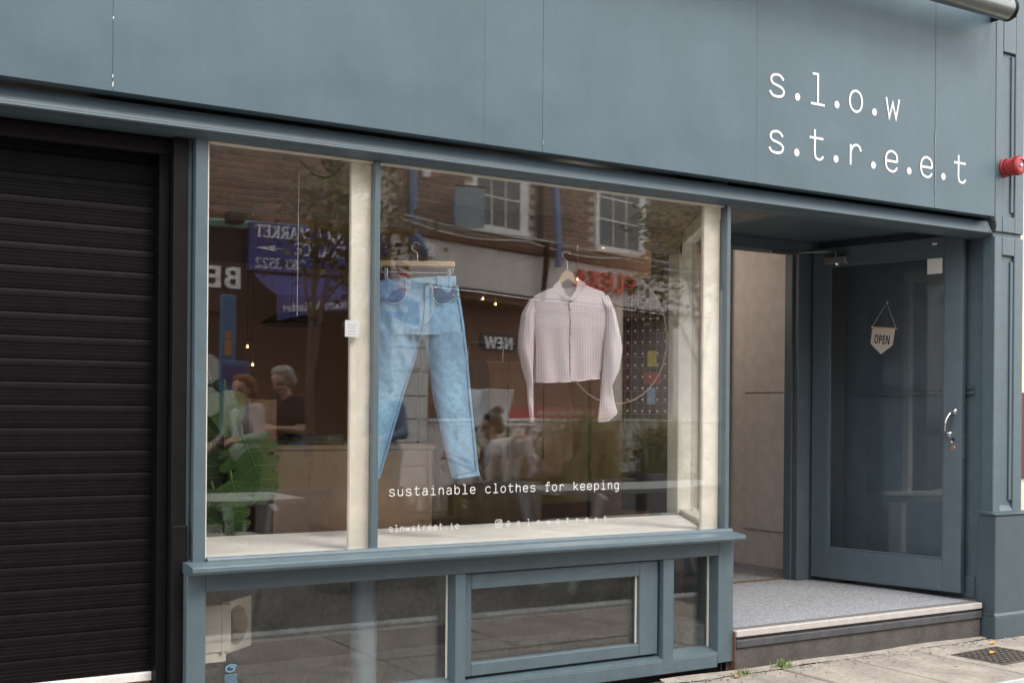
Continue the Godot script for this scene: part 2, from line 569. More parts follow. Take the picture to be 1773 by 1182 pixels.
func make_glyphs() -> void:
	var arch := [-0.36, 0.64, -0.22, 0.9, 0.04, 1.0, 0.29, 0.9, 0.37, 0.62, 0.37, 0.3]
	G["s"] = [[p2([0.40, 0.78, 0.22, 0.95, 0, 1.0, -0.27, 0.93, -0.37, 0.75, -0.26, 0.58, 0, 0.51, 0.29, 0.42, 0.42, 0.25, 0.30, 0.06, 0, 0, -0.29, 0.05, -0.45, 0.22]), false, true]]
	G["o"] = [[p2([0.42, 0.5, 0.30, 0.86, 0, 1.0, -0.30, 0.86, -0.42, 0.5, -0.30, 0.14, 0, 0, 0.30, 0.14]), true, true]]
	G["l"] = [[p2([-0.32, 1.4, 0.03, 1.4, 0.03, 0.0]), false, false], [p2([-0.43, 0, 0.46, 0]), false, false]]
	G["w"] = [[p2([-0.46, 1, -0.24, 0.03, 0, 0.78, 0.24, 0.03, 0.46, 1]), false, false]]
	G["t"] = [[p2([-0.12, 1.40, -0.12, 0.7, -0.12, 0.30, -0.04, 0.07, 0.16, 0.0, 0.34, 0.06, 0.44, 0.18]), false, true], [p2([-0.47, 1, 0.43, 1]), false, false]]
	G["r"] = [[p2([-0.30, 1, -0.30, 0]), false, false], [p2([-0.30, 0.60, -0.18, 0.87, 0.06, 1.0, 0.28, 0.94, 0.41, 0.72]), false, true]]
	G["e"] = [[p2([-0.41, 0.5, 0.42, 0.5]), false, false], [p2([0.42, 0.5, 0.34, 0.85, 0.0, 1.0, -0.32, 0.86, -0.42, 0.5, -0.32, 0.14, 0.0, 0.0, 0.25, 0.05, 0.41, 0.22]), false, true]]
	G["u"] = [[p2([-0.38, 1, -0.38, 0.6, -0.37, 0.32, -0.26, 0.06, 0.0, 0.0, 0.25, 0.10, 0.37, 0.36]), false, true], [p2([0.37, 1, 0.37, 0]), false, false]]
	G["a"] = [[p2([-0.34, 0.80, -0.20, 0.95, 0.03, 1.0, 0.28, 0.91, 0.35, 0.64, 0.35, 0.3, 0.37, 0.08, 0.47, 0.0]), false, true], [p2([0.35, 0.57, 0.0, 0.56, -0.30, 0.48, -0.42, 0.27, -0.30, 0.05, -0.06, 0.0, 0.20, 0.08, 0.35, 0.30]), false, true]]
	G["i"] = [[p2([-0.30, 1, 0.03, 1, 0.03, 0]), false, false], [p2([-0.43, 0, 0.46, 0]), false, false]]
	G["n"] = [[p2([-0.36, 1, -0.36, 0]), false, false], [p2(arch + [0.37, 0.0]), false, true]]
	G["h"] = [[p2([-0.36, 1.4, -0.36, 0]), false, false], [p2(arch + [0.37, 0.0]), false, true]]
	G["b"] = [[p2([-0.38, 1.4, -0.38, 0]), false, false], [p2([0.42, 0.5, 0.31, 0.87, 0.03, 1.0, -0.25, 0.87, -0.37, 0.5, -0.25, 0.13, 0.03, 0, 0.31, 0.13]), true, true]]
	G["p"] = [[p2([-0.38, 1.0, -0.38, -0.4]), false, false], [p2([0.42, 0.5, 0.31, 0.87, 0.03, 1.0, -0.25, 0.87, -0.37, 0.5, -0.25, 0.13, 0.03, 0, 0.31, 0.13]), true, true]]
	G["g"] = [[p2([0.37, 1.0, 0.37, 0.3, 0.36, -0.12, 0.24, -0.36, -0.02, -0.43, -0.30, -0.37]), false, true], [p2([0.36, 0.5, 0.26, 0.87, -0.03, 1.0, -0.31, 0.87, -0.42, 0.5, -0.31, 0.13, -0.03, 0, 0.26, 0.13]), true, true]]
	G["c"] = [[p2([0.40, 0.77, 0.24, 0.95, 0.0, 1.0, -0.31, 0.86, -0.42, 0.5, -0.31, 0.14, 0.0, 0.0, 0.25, 0.05, 0.41, 0.23]), false, true]]
	G["f"] = [[p2([0.45, 1.30, 0.27, 1.41, 0.08, 1.36, -0.03, 1.14, -0.05, 0.8, -0.05, 0.0]), false, true], [p2([-0.42, 0.95, 0.42, 0.95]), false, false], [p2([-0.34, 0, 0.24, 0]), false, false]]
	G["k"] = [[p2([-0.34, 1.4, -0.34, 0]), false, false], [p2([0.37, 1, -0.34, 0.36]), false, false], [p2([-0.10, 0.57, 0.43, 0]), false, false]]
	G["@"] = [[p2([0.30, 0.08, -0.02, 0.0, -0.32, 0.16, -0.43, 0.55, -0.32, 0.98, 0.02, 1.15, 0.34, 0.98, 0.42, 0.6, 0.34, 0.34, 0.20, 0.36, 0.18, 0.8]), false, true], [p2([0.18, 0.58, 0.08, 0.8, -0.1, 0.74, -0.16, 0.55, -0.1, 0.36, 0.08, 0.36]), true, true]]

# every letter is a mesh of its own, under the lettering part
func letters(parent: Node3D, text: String, x0: float, y0: float, z: float, pitch: float, xh: float, stroke: float, dot: float, material: Material, called := "letter") -> void:
	for i in text.length():
		var ch := text[i]
		if ch == " ":
			continue
		var m := M.new()
		var o := V(x0 + pitch * i, y0, z)
		if ch == ".":
			m.disc(o + V(0, dot, 0), V(dot, 0, 0), V(0, dot * 1.1, 0), 18)
		else:
			var k := 0
			for s in G[ch]:
				var pts: PackedVector2Array = smooth2(s[0], 6, s[1]) if s[2] else s[0]
				var q := PackedVector2Array()
				for p in pts:
					q.append(p * xh)
				m.ribbon(q, stroke, o + V(0, 0, 0.0004 * k), V(1, 0, 0), V(0, 1, 0), s[1])
				k += 1
			if ch == "i":
				m.disc(o + V(0, 1.36 * xh, 0.0004), V(stroke * 0.75, 0, 0), V(0, stroke * 0.75, 0), 12)
		part(parent, called if ch != "." else "full_stop", m, material, true)

func text_mesh(parent: Node3D, called: String, text: String, ctr: Vector3, width: float, height: float, depth: float, turn: float, material: Material, font := "Droid Sans", weight := 400, italic := false, local := false, slope := 0.0) -> void:
	var t := TextMesh.new()
	var f := SystemFont.new()
	f.font_names = PackedStringArray([font])
	f.font_weight = weight
	f.font_italic = italic
	t.font = f
	t.font_size = 64
	t.pixel_size = 0.01
	t.depth = 0.02
	t.text = text
	var bb := t.get_aabb()
	var o := MeshInstance3D.new()
	o.name = called
	o.mesh = t
	o.material_override = material
	parent.add_child(o, true)
	var sc := V(width / bb.size.x, height / bb.size.y, depth / 0.02)
	var bs := Basis(Vector3.UP, turn) * Basis(Vector3.BACK, slope) * Basis.from_scale(sc)
	o.transform = Transform3D(bs, ctr - bs * bb.get_center())
	if not local and parent.get_parent() == self and parent.rotation.y == 0.0:
		o.position -= parent.position

# ------------------------------------------------------------------ smooth bodies (tapered capsules joined, meshed as surface nets)
func body_shape(m: M, bones: Array, cell: float, k := 0.03) -> M:
	var lo := Vector3.ONE * 1e9
	var hi := -lo
	for b in bones:
		var r: float = maxf(b[2], b[3]) + k + 3.0 * cell
		for p in [b[0], b[1]]:
			lo = lo.min(p - Vector3.ONE * r)
			hi = hi.max(p + Vector3.ONE * r)
	var nx := int(ceil((hi.x - lo.x) / cell)) + 1
	var ny := int(ceil((hi.y - lo.y) / cell)) + 1
	var nz := int(ceil((hi.z - lo.z) / cell)) + 1
	var d := PackedFloat32Array()
	d.resize(nx * ny * nz)
	d.fill(1.0)
	for b in bones:
		var a: Vector3 = b[0]
		var e: Vector3 = b[1] - a
		var ll := maxf(e.length_squared(), 1e-9)
		var r0: float = b[2]
		var r1: float = b[3]
		var r: float = maxf(r0, r1) + k + 2.0 * cell
		var q0: Vector3 = ((a.min(b[1]) - Vector3.ONE * r - lo) / cell).floor()
		var q1: Vector3 = ((a.max(b[1]) + Vector3.ONE * r - lo) / cell).ceil()
		for z in range(maxi(0, int(q0.z)), mini(nz, int(q1.z) + 1)):
			for y in range(maxi(0, int(q0.y)), mini(ny, int(q1.y) + 1)):
				var row := (z * ny + y) * nx
				for x in range(maxi(0, int(q0.x)), mini(nx, int(q1.x) + 1)):
					var p := lo + V(x, y, z) * cell
					var t := clampf((p - a).dot(e) / ll, 0.0, 1.0)
					var s := (p - a - e * t).length() - (r0 + (r1 - r0) * t)
					var o := d[row + x]
					var h := maxf(k - absf(o - s), 0.0) / k
					d[row + x] = minf(o, s) - h * h * k * 0.25
	var id := {}
	var pts := PackedVector3Array()
	var nrm := PackedVector3Array()
	var st := [1, nx, nx * ny]
	for z in nz - 1:
		for y in ny - 1:
			for x in nx - 1:
				var i := (z * ny + y) * nx + x
				var neg := 0
				for q in 8:
					if d[i + (q & 1) + ((q >> 1) & 1) * nx + (q >> 2) * nx * ny] < 0.0:
						neg += 1
				if neg == 0 or neg == 8:
					continue
				var acc := Vector3.ZERO
				var cnt := 0
				for q in 8:
					for ax in 3:
						if q & (1 << ax):
							continue
						var ia: int = i + (q & 1) + ((q >> 1) & 1) * nx + (q >> 2) * nx * ny
						var ib: int = ia + st[ax]
						if (d[ia] < 0.0) != (d[ib] < 0.0):
							var w := V(q & 1, (q >> 1) & 1, q >> 2)
							w[ax] += d[ia] / (d[ia] - d[ib])
							acc += w
							cnt += 1
				id[i] = pts.size()
				pts.append(lo + (V(x, y, z) + acc / cnt) * cell)
				var g := V(d[i + 1] - d[i] + d[i + 1 + nx + nx * ny] - d[i + nx + nx * ny], d[i + nx] - d[i] + d[i + 1 + nx + nx * ny] - d[i + 1 + nx * ny], d[i + nx * ny] - d[i] + d[i + 1 + nx + nx * ny] - d[i + 1 + nx])
				nrm.append(g.normalized())
	for i in id:
		for ax in 3:
			var sb: int = st[(ax + 1) % 3]
			var sc: int = st[(ax + 2) % 3]
			if (d[i] < 0.0) != (d[i + st[ax]] < 0.0):
				if id.has(i - sb) and id.has(i - sc) and id.has(i - sb - sc):
					var A: int = id[i]
					var B: int = id[i - sb]
					var Cc: int = id[i - sb - sc]
					var D: int = id[i - sc]
					m.tri(pts[A], pts[B], pts[Cc], nrm[A], nrm[B], nrm[Cc])
					m.tri(pts[A], pts[Cc], pts[D], nrm[A], nrm[Cc], nrm[D])
	return m

# a hand: palm and five bent fingers, reaching along dir with the back of the hand towards up
func hand_bones(w: Vector3, dir: Vector3, up: Vector3, thumb: float) -> Array:
	var s := dir.cross(up).normalized()
	var r := [[w, w + dir * 0.075, 0.024, 0.030], [w + dir * 0.03 + s * 0.018, w + dir * 0.078 + s * 0.022, 0.018, 0.016], [w + dir * 0.03 - s * 0.018, w + dir * 0.078 - s * 0.022, 0.018, 0.016]]
	var k := 0
	for f in [0.070, 0.080, 0.075, 0.058]:
		var b := w + dir * 0.085 + s * (0.027 - 0.018 * k) * -thumb
		var c: Vector3 = b + dir * f * 0.55 - up * 0.012
		r.append([b, c, 0.0095, 0.009])
		r.append([c, c + (dir * 0.35 - up * 0.6).normalized() * f * 0.5, 0.009, 0.0075])
		k += 1
	var tb := w + dir * 0.03 - s * thumb * 0.028
	r.append([tb, tb + (dir - s * thumb * 0.8).normalized() * 0.045, 0.012, 0.010])
	r.append([tb + (dir - s * thumb * 0.8).normalized() * 0.045, tb + (dir * 1.2 - s * thumb * 0.4).normalized() * 0.075, 0.010, 0.008])
	return r

# pose: elbow and wrist of both sides, hips and knees; the figure looks along +x of its own axes before it is turned
func person(label: String, at: Vector3, turn: float, h: float, ps: Dictionary) -> Node3D:
	var o := thing("person", label, "person", at, turn, "people across the street")
	var s := h / 1.70
	var seat: float = ps.get("sink", 0.0)
	var lean: float = ps.get("lean", 0.0)
	var P := func(x: float, y: float, z: float) -> Vector3:
		return V(x + lean * maxf(0.0, y - 0.9), y - seat, z) * s
	var nod: float = ps.get("nod", 0.0)
	var hd := func(x: float, y: float, z: float) -> Vector3:   # head point about the neck, nodded forward
		return P.call(0.02, 1.47, 0) + V(x * cos(nod) + y * sin(nod), y * cos(nod) - x * sin(nod), z) * s
	var legs := []
	var sh := []
	var arms := []
	for k in [-1, 1]:
		var hip: Vector3 = P.call(0, 0.90, 0.085 * k)
		var kn: Vector3 = V(0.42, 0.90 - seat + 0.02, 0.10 * k) * s if seat > 0.2 else V(0.02, 0.49, 0.095 * k) * s
		var an: Vector3 = V(0.40, 0.09, 0.10 * k) * s if seat > 0.2 else V(-0.02, 0.09, 0.10 * k) * s
		legs.append([hip, kn, 0.088 * s, 0.058 * s])
		legs.append([kn, an, 0.056 * s, 0.038 * s])
		sh.append([an + V(0, -0.045, 0) * s, an + V(0.15, -0.055, 0.012 * k) * s, 0.042 * s, 0.032 * s])
		var a: Array = ps.arms[0 if k < 0 else 1]
		var shd: Vector3 = P.call(0, 1.385, 0.165 * k)
		var el: Vector3 = P.call(a[0], a[1], a[2])
		var wr: Vector3 = P.call(a[3], a[4], a[5])
		arms.append([shd, el, 0.050 * s, 0.040 * s])
		arms.append([el, wr, 0.038 * s, 0.026 * s])
	var torso := [[P.call(0, 0.92, -0.06), P.call(0, 0.92, 0.06), 0.115 * s, 0.115 * s], [P.call(0, 0.95, 0), P.call(0.01, 1.25, 0), 0.115 * s, 0.12 * s],
		[P.call(0.01, 1.27, -0.07), P.call(0.01, 1.27, 0.07), 0.105 * s, 0.105 * s], [P.call(-0.005, 1.38, -0.13), P.call(-0.005, 1.38, 0.13), 0.06 * s, 0.06 * s]]
	var head := [[P.call(0, 1.38, 0), hd.call(0.01, 0.06, 0), 0.055 * s, 0.050 * s], [hd.call(-0.015, 0.155, 0), hd.call(0.02, 0.150, 0), 0.088 * s, 0.083 * s],
		[hd.call(0.045, 0.055, 0), hd.call(0.06, 0.03, 0), 0.056 * s, 0.034 * s], [hd.call(0.098, 0.12, 0), hd.call(0.116, 0.085, 0), 0.010 * s, 0.015 * s],
		[hd.call(0.0, 0.12, -0.082), hd.call(0.0, 0.085, -0.080), 0.014 * s, 0.011 * s], [hd.call(0.0, 0.12, 0.082), hd.call(0.0, 0.085, 0.080), 0.014 * s, 0.011 * s]]
	var all := torso + legs + sh + arms + head
	for k in 2:
		var e: Vector3 = arms[k * 2 + 1][1]
		var f: Vector3 = (e - arms[k * 2 + 1][0]).normalized()
		all += hand_bones(e, f, V(0, 1, 0.2).slide(f).normalized(), 1.0 if k == 0 else -1.0)
	part(o, "body", body_shape(M.new(), all, 0.014, 0.024), C.skin, true)
	var grow := func(list: Array, g: float) -> Array:
		var r := []
		for b in list:
			r.append([b[0], b[1], b[2] + g, b[3] + g])
		return r
	var sl: Array = arms if ps.get("long", false) else [[arms[0][0], arms[0][0].lerp(arms[0][1], 0.6), 0.058 * s, 0.062 * s], [arms[2][0], arms[2][0].lerp(arms[2][1], 0.6), 0.058 * s, 0.062 * s]]
	part(o, "top", body_shape(M.new(), grow.call(torso, 0.012) + grow.call(sl, 0.011), 0.016, 0.03), ps.top, true)
	part(o, "trousers", body_shape(M.new(), grow.call(legs, 0.012) + grow.call([torso[0]], 0.015), 0.018, 0.03), ps.legs, true)
	for b in sh:
		part(o, "shoe", body_shape(M.new(), grow.call([b], 0.008), 0.012, 0.02), C.black, true)
	var hair := [[hd.call(-0.025, 0.175, -0.03), hd.call(-0.025, 0.175, 0.03), 0.085 * s, 0.085 * s], [hd.call(0.03, 0.215, -0.03), hd.call(0.03, 0.215, 0.03), 0.045 * s, 0.045 * s], [hd.call(-0.06, 0.13, -0.03), hd.call(-0.06, 0.10, 0.03), 0.066 * s, 0.066 * s]]
	hair += ps.get("hair_more", [])
	if ps.has("tail"):
		hair += [[hd.call(-0.10, 0.15, 0), hd.call(-0.15, 0.10, 0), 0.035 * s, 0.035 * s], [hd.call(-0.15, 0.10, 0), hd.call(-0.16, -0.08, 0), 0.035 * s, 0.015 * s]]
	if ps.has("bun"):
		hair += [[hd.call(-0.06, 0.27, 0), hd.call(-0.07, 0.28, 0), 0.05 * s, 0.05 * s]]
	part(o, "hair", body_shape(M.new(), hair, 0.010, 0.02), ps.hair, true)
	for k in [-1, 1]:
		part(o, "eye", body_shape(M.new(), [[hd.call(0.086, 0.122, 0.033 * k), hd.call(0.087, 0.122, 0.037 * k), 0.010 * s, 0.010 * s]], 0.005, 0.005), C.eye_dark, true)
	part(o, "mouth", body_shape(M.new(), [[hd.call(0.090, 0.045, -0.018), hd.call(0.090, 0.045, 0.018), 0.008 * s, 0.008 * s]], 0.005, 0.005), C.lip, true)
	return o

# ------------------------------------------------------------------
func _ready() -> void:
	rng.seed = 7
	# camera: a little right of square to the shop front, lens shifted upwards
	var cam := Camera3D.new()
	cam.name = "camera"
	var psi := 0.550206
	var rho := 0.007948
	var F := V(sin(psi), 0, -cos(psi))
	var R := V(cos(psi), 0, sin(psi))
	cam.transform = Transform3D(Basis(R * cos(rho) + Vector3.UP * sin(rho), Vector3.UP * cos(rho) - R * sin(rho), -F), V(0, 1.30, 4.685))
	cam.projection = Camera3D.PROJECTION_FRUSTUM
	cam.near = 0.05
	cam.far = 400.0
	cam.size = 0.05 * 1182.0 / 2100.0
	cam.frustum_offset = Vector2(0, 0.05 * 124.16 / 2100.0)
	add_child(cam)
	# bright overcast day
	var sky_mat := ProceduralSkyMaterial.new()
	sky_mat.sky_top_color = Color(0.80, 0.81, 0.82)
	sky_mat.sky_horizon_color = Color(0.84, 0.84, 0.83)
	sky_mat.sky_curve = 0.2
	sky_mat.ground_bottom_color = Color(0.30, 0.28, 0.26)
	sky_mat.ground_horizon_color = Color(0.42, 0.41, 0.40)
	sky_mat.sky_energy_multiplier = 1.5
	var sky := Sky.new()
	sky.sky_material = sky_mat
	var env := Environment.new()
	env.background_mode = Environment.BG_SKY
	env.sky = sky
	env.tonemap_mode = Environment.TONE_MAPPER_LINEAR
	env.tonemap_exposure = 2.15
	env.sdfgi_enabled = true
	env.ssao_enabled = true
	env.ssil_enabled = true
	var we := WorldEnvironment.new()
	we.name = "world"
	we.environment = env
	add_child(we)
	var sun := DirectionalLight3D.new()
	sun.name = "sun"
	sun.light_energy = 0.5
	sun.light_angular_distance = 24.0
	sun.light_color = Color(1.0, 0.97, 0.93)
	sun.shadow_enabled = true
	add_child(sun)
	sun.look_at_from_position(V(1.5, 6.2, 4.6), Vector3.ZERO)

	make_textures()
	make_materials()
	make_glyphs()
	build_ground()
	build_shop()
	build_neighbour()
	build_street_opposite()
	build_display()
	build_inside()
	build_fittings()
	build_street_things()

# ------------------------------------------------------------------ ground
func build_ground() -> void:
	struct("ground", bx(-60, 70, -0.5, -0.16, -60, 70, 0), C.asphalt)
	var pv := setting("pavement")
	var bed := M.new()
	bed.box(V(-8, -0.2, -0.4), V(20, -0.012, 1.9), 0)
	part(pv, "bedding", bed, C.joint)
	var z := 0.10
	var rows := [0.86, 0.90]
	var r := 0
	for dz in rows:
		var xs := [-2.6, -1.7, -0.75, 0.2, 1.1, 1.95, 2.75, 3.60, 4.44, 4.92, 5.42] if r == 0 else [-2.6, -1.9, -1.0, -0.1, 0.75, 1.7, 2.5, 3.3, 4.1, 4.92, 5.7, 6.6, 7.5, 8.4]
		for i in xs.size() - 1:
			var dy := rng.randf_range(-0.0025, 0.0025)
			part(pv, "paving_slab", bx(xs[i] + 0.005, xs[i + 1] - 0.005, -0.06, dy, z + 0.005, z + dz - 0.005, 0.006), C.paving if rng.randf() < 0.6 else C.paving_b)
		z += dz
	part(pv, "cement_patch", bx(5.43, 9.5, -0.05, 0.001, 0.10, 0.955, 0.004), C.cement)
	# the uneven mortar fillet along the foot of the step
	var fl := M.new()
	fl.grid(func(u: float, v: float):
		var x := 3.7 + 2.5 * u
		var w := 0.035 + 0.012 * sin(x * 5.0) + 0.010 * sin(x * 13.0 + 1.0)
		return V(x, 0.012 * (1.0 - v) * (0.7 + 0.3 * sin(x * 7.0)) + 0.003, 0.043 + v * (w + 0.03)), 60, 3)
	part(pv, "mortar_fillet", fl, C.cement)
	var gum := M.new()
	for k in 14:
		var c := V(rng.randf_range(3.9, 6.6), 0.0036, rng.randf_range(0.16, 1.3))
		var q := rng.randf_range(0.004, 0.011)
		gum.disc(c, V(0, 0, q), V(q * rng.randf_range(0.7, 1.2), 0, 0), 9)
	stuff(part(pv, "gum_spot", gum, C.asphalt))
	var grit := M.new()
	for k in 420:
		var c := V(rng.randf_range(3.5, 6.9), 0.004, 0.06 + absf(rng.randfn(0, 0.09)))
		var q := rng.randf_range(0.0015, 0.005)
		grit.box(c - V(q, 0.002, q), c + V(q, q, q * 0.7), 0.0)
	stuff(part(pv, "grit", grit, C.cement))
	struct("kerb", bx(-8, 20, -0.2, 0.004, 1.905, 2.06, 0.012), C.kerb_stone)
	struct("road", bx(-12, 24, -0.3, -0.11, 2.07, 7.4, 0), C.asphalt)
	struct("far_pavement", bx(-12, 24, -0.3, 0.0, 7.41, 9.6, 0.01), C.paving_b)

# ------------------------------------------------------------------ the shop front
func build_shop() -> void:
	var s := thing("shop_building", "blue-grey painted shop front with two big windows and a recessed glass doorway", "shop", V(3.4, 0, 0))
	# mass of the house above and around the shop
	part(s, "upper_wall", bx(-3.2, 6.42, 3.95, 7.2, -7.2, -0.02, 0.01), C.brick_wall)
	part(s, "beam", bx(-3.2, 6.20, 2.50, 3.95, -0.35, 0.02, 0), C.blue_paint)
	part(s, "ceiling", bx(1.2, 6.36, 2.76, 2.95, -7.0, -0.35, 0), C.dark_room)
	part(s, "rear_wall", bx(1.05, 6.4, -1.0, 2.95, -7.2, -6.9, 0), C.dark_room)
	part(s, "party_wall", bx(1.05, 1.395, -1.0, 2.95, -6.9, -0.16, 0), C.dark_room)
	part(s, "side_wall", bx(6.24, 6.40, 0.0, 2.95, -6.9, -0.02, 0), C.lobby_paint)
	part(s, "shop_floor", bx(1.395, 6.24, 0.10, 0.20, -6.9, -0.86, 0), C.floor_wood)
	part(s, "cellar_floor", bx(1.3, 4.3, -0.62, -0.5, -0.95, 0.02, 0), C.grey_room)
	part(s, "cellar_wall", bx(1.3, 4.8, -0.5, 0.665, -0.95, -0.86, 0), C.grey_room)
	part(s, "cellar_end", bx(4.19, 4.26, -0.5, 0.2, -0.9, 0.0, 0), C.grey_room)
	# fascia boards, with open joints between them
	var xs := [-3.2, -1.4, 1.073, 2.656, 2.962, 4.249, 5.597, 6.122]
	for i in xs.size() - 1:
		var b := M.new()
		var dz: float = [0.0, 0.0, 0.0015, 0.0, 0.001, 0.0, 0.0012][i]
		b.box(V(xs[i] + 0.0004, 2.475, 0.03), V(xs[i + 1] - 0.0004, 3.95, 0.10 + dz), 0.0008)
		part(s, "fascia_board", b, C.blue_paint)
	# chips of bare wood and filler along one joint and the lower edge
	var chips := M.new()
	var filler := M.new()
	for q in [[1.073, 2.50, 0.012], [1.0725, 2.53, 0.008], [1.0735, 2.745, 0.006], [1.073, 2.84, 0.007], [2.963, 2.52, 0.012], [5.598, 2.62, 0.06], [5.599, 2.72, 0.10], [5.5975, 2.86, 0.09], [5.597, 2.52, 0.03], [5.60, 3.02, 0.07]]:
		var w := 0.0013 + 0.001 * rng.randf()
		var fill: bool = q[0] > 2.0
		if fill:
			w *= 2.2
		(filler if fill else chips).quad(V(q[0] - w, q[1] - q[2], 0.1032), V(q[0] + w * 0.6, q[1] - q[2] * 0.4, 0.1032), V(q[0] + w, q[1] + q[2], 0.1032), V(q[0] - w * 0.4, q[1] + q[2] * 0.5, 0.1032), V(0, 0, 1))
	stuff(part(s, "seam_filler", filler, C.filler))
	stuff(part(s, "paint_chip", chips, C.letter_white))
	# painted lettering
	var sign := Node3D.new()
	sign.name = "sign_lettering"
	s.add_child(sign)
	sign.position = -s.position
	letters(sign, "s.l.o.w", 4.388, 2.930, 0.1021, 0.1432, 0.112, 0.0122, 0.0178, C.letter_white)
	letters(sign, "s.t.r.e.e.t", 4.386, 2.642, 0.1021, 0.1425, 0.110, 0.0122, 0.0178, C.letter_white)
	# cornice under the fascia: a sloped face with a rounded nosing
	var prof := p2([-0.06, 2.460, 0.024, 2.460, 0.031, 2.450, 0.052, 2.400, 0.060, 2.397, 0.066, 2.392, 0.067, 2.386, 0.062, 2.381, 0.040, 2.378, 0.0, 2.366, -0.06, 2.366])
	part(s, "lintel", along_x(prof, -3.2, 6.16), C.blue_trim)
	# frame of the display window
	part(s, "window_post", bx(1.418, 1.466, 0.70, 2.372, -0.06, 0.0), C.blue_trim)
	part(s, "window_post", bx(1.396, 1.4165, 0.70, 2.372, -0.16, -0.045), C.blue_trim)
	part(s, "window_post", bx(2.187, 2.211, 0.70, 2.366, -0.05, -0.002), C.blue_trim)
	part(s, "window_post", bx(4.150, 4.176, 0.70, 2.372, -0.07, 0.0), C.blue_trim)
	part(s, "inner_post", bx(2.098, 2.1985, 0.705, 2.375, -0.075, -0.052, 0.004), C.cream_paint)
	part(s, "inner_post", bx(4.040, 4.149, 0.705, 2.375, -0.075, -0.052, 0.004), C.cream_paint)
	part(s, "inner_head", bx(1.466, 2.187, 2.3575, 2.3655, -0.05, -0.022, 0.001), C.cream_paint)
	part(s, "inner_head", bx(2.211, 4.150, 2.3575, 2.3655, -0.05, -0.022, 0.001), C.cream_paint)
	part(s, "glazing_bead", bx(1.466, 1.472, 0.715, 2.352, -0.03, -0.010, 0.001), C.cream_paint)
	for w in [[1.4665, 2.1865], [2.2115, 4.1495]]:
		var g := part(s, "window_pane", M.new().box(V(w[0], 0.712, -0.021), V(w[1], 2.3575, -0.015), 0), C.glass)
		part(s, "inner_pane", M.new().box(V(w[0], 0.712, -0.040), V(w[1], 2.3575, -0.034), 0), C.glass)
		if w[0] > 2.0:
			var tx := Node3D.new()
			tx.name = "window_lettering"
			s.add_child(tx, true)
			tx.position = -s.position
			letters(tx, "sustainable clothes for keeping", 2.282, 0.941, -0.0145, 0.0398, 0.0285, 0.0029, 0.0032, C.vinyl_white)
			letters(tx, "slowstreet.ie", 2.277, 0.788, -0.0145, 0.0271, 0.0195, 0.0018, 0.0022, C.vinyl_white)
			letters(tx, "@", 2.868, 0.786, -0.0145, 0.0271, 0.0215, 0.0017, 0.0022, C.vinyl_white)
			letters(tx, "s.l.o.w.s.t.r.e.e.t", 2.922, 0.788, -0.0145, 0.0271, 0.0195, 0.0018, 0.0022, C.vinyl_white)
			var ig := M.new()
			var sq := PackedVector2Array()
			for k in 24:
				var a := TAU * k / 24.0
				sq.append(Vector2(signf(cos(a)) * pow(absf(cos(a)), 0.45), signf(sin(a)) * pow(absf(sin(a)), 0.45)) * 0.0165)
			ig.ribbon(sq, 0.0022, V(2.817, 0.802, -0.0145), V(1, 0, 0), V(0, 1, 0), true)
			var ci := PackedVector2Array()
			for k in 18:
				ci.append(Vector2(cos(TAU * k / 18.0), sin(TAU * k / 18.0)) * 0.0078)
			ig.ribbon(ci, 0.0022, V(2.817, 0.802, -0.0145), V(1, 0, 0), V(0, 1, 0), true)
			ig.disc(V(2.827, 0.812, -0.0145), V(0.002, 0, 0), V(0, 0.002, 0), 8)
			part(tx, "camera_emblem", ig, C.vinyl_white, true)
	part(s, "display_soffit", bx(1.396, 4.62, 2.376, 2.40, -0.90, -0.0605, 0), C.display_ceiling)
	part(s, "soffit_board", bx(1.396, 4.56, 2.235, 2.3755, -0.87, -0.85, 0.003), C.display_ceiling)
	# window sill with a rounded bead
	part(s, "sill", along_x(p2([-0.045, 0.668, 0.095, 0.668, 0.112, 0.672, 0.118, 0.682, 0.116, 0.696, 0.108, 0.700, 0.04, 0.708, -0.045, 0.709]), 1.381, 4.185), C.blue_trim)
	var bead := PackedVector2Array()
	for k in 9:
		var a := PI * k / 8.0
		bead.append(Vector2(0.010 + 0.020 * cos(a), 0.709 + 0.017 * sin(a)))
	bead.append(Vector2(-0.012, 0.7085))
	bead.append(Vector2(0.030, 0.7085))
	part(s, "sill_bead", along_x(bead, 1.468, 4.178), C.blue_trim)
	# panelled riser with three low windows
	var z1 := 0.03
	part(s, "riser_stile", bx(1.385, 1.460, -0.02, 0.668, -0.07, z1), C.blue_trim)
	part(s, "riser_stile", bx(2.574, 2.625, 0.052, 0.592, -0.07, z1), C.blue_trim)
	part(s, "riser_stile", bx(3.732, 3.798, 0.052, 0.592, -0.07, z1), C.blue_trim)
	part(s, "riser_stile", bx(4.083, 4.184, 0.050, 0.668, -0.07, z1), C.blue_trim)
	part(s, "riser_rail", bx(1.460, 4.083, 0.592, 0.668, -0.07, z1 - 0.001), C.blue_trim)
	part(s, "riser_rail", bx(1.460, 4.083, 0.03, 0.095, -0.07, z1 - 0.001), C.blue_trim)
	part(s, "riser_foot", bx(1.385, 4.184, -0.06, 0.049, -0.09, -0.012), C.black_trim)
	for w in [[1.460, 2.574], [2.625, 3.732], [3.798, 4.083]]:
		part(s, "riser_ledge", along_x(p2([-0.07, 0.0955, z1 - 0.002, 0.0955, z1 - 0.004, 0.105, -0.035, 0.125, -0.07, 0.128]), w[0], w[1]), C.blue_trim)
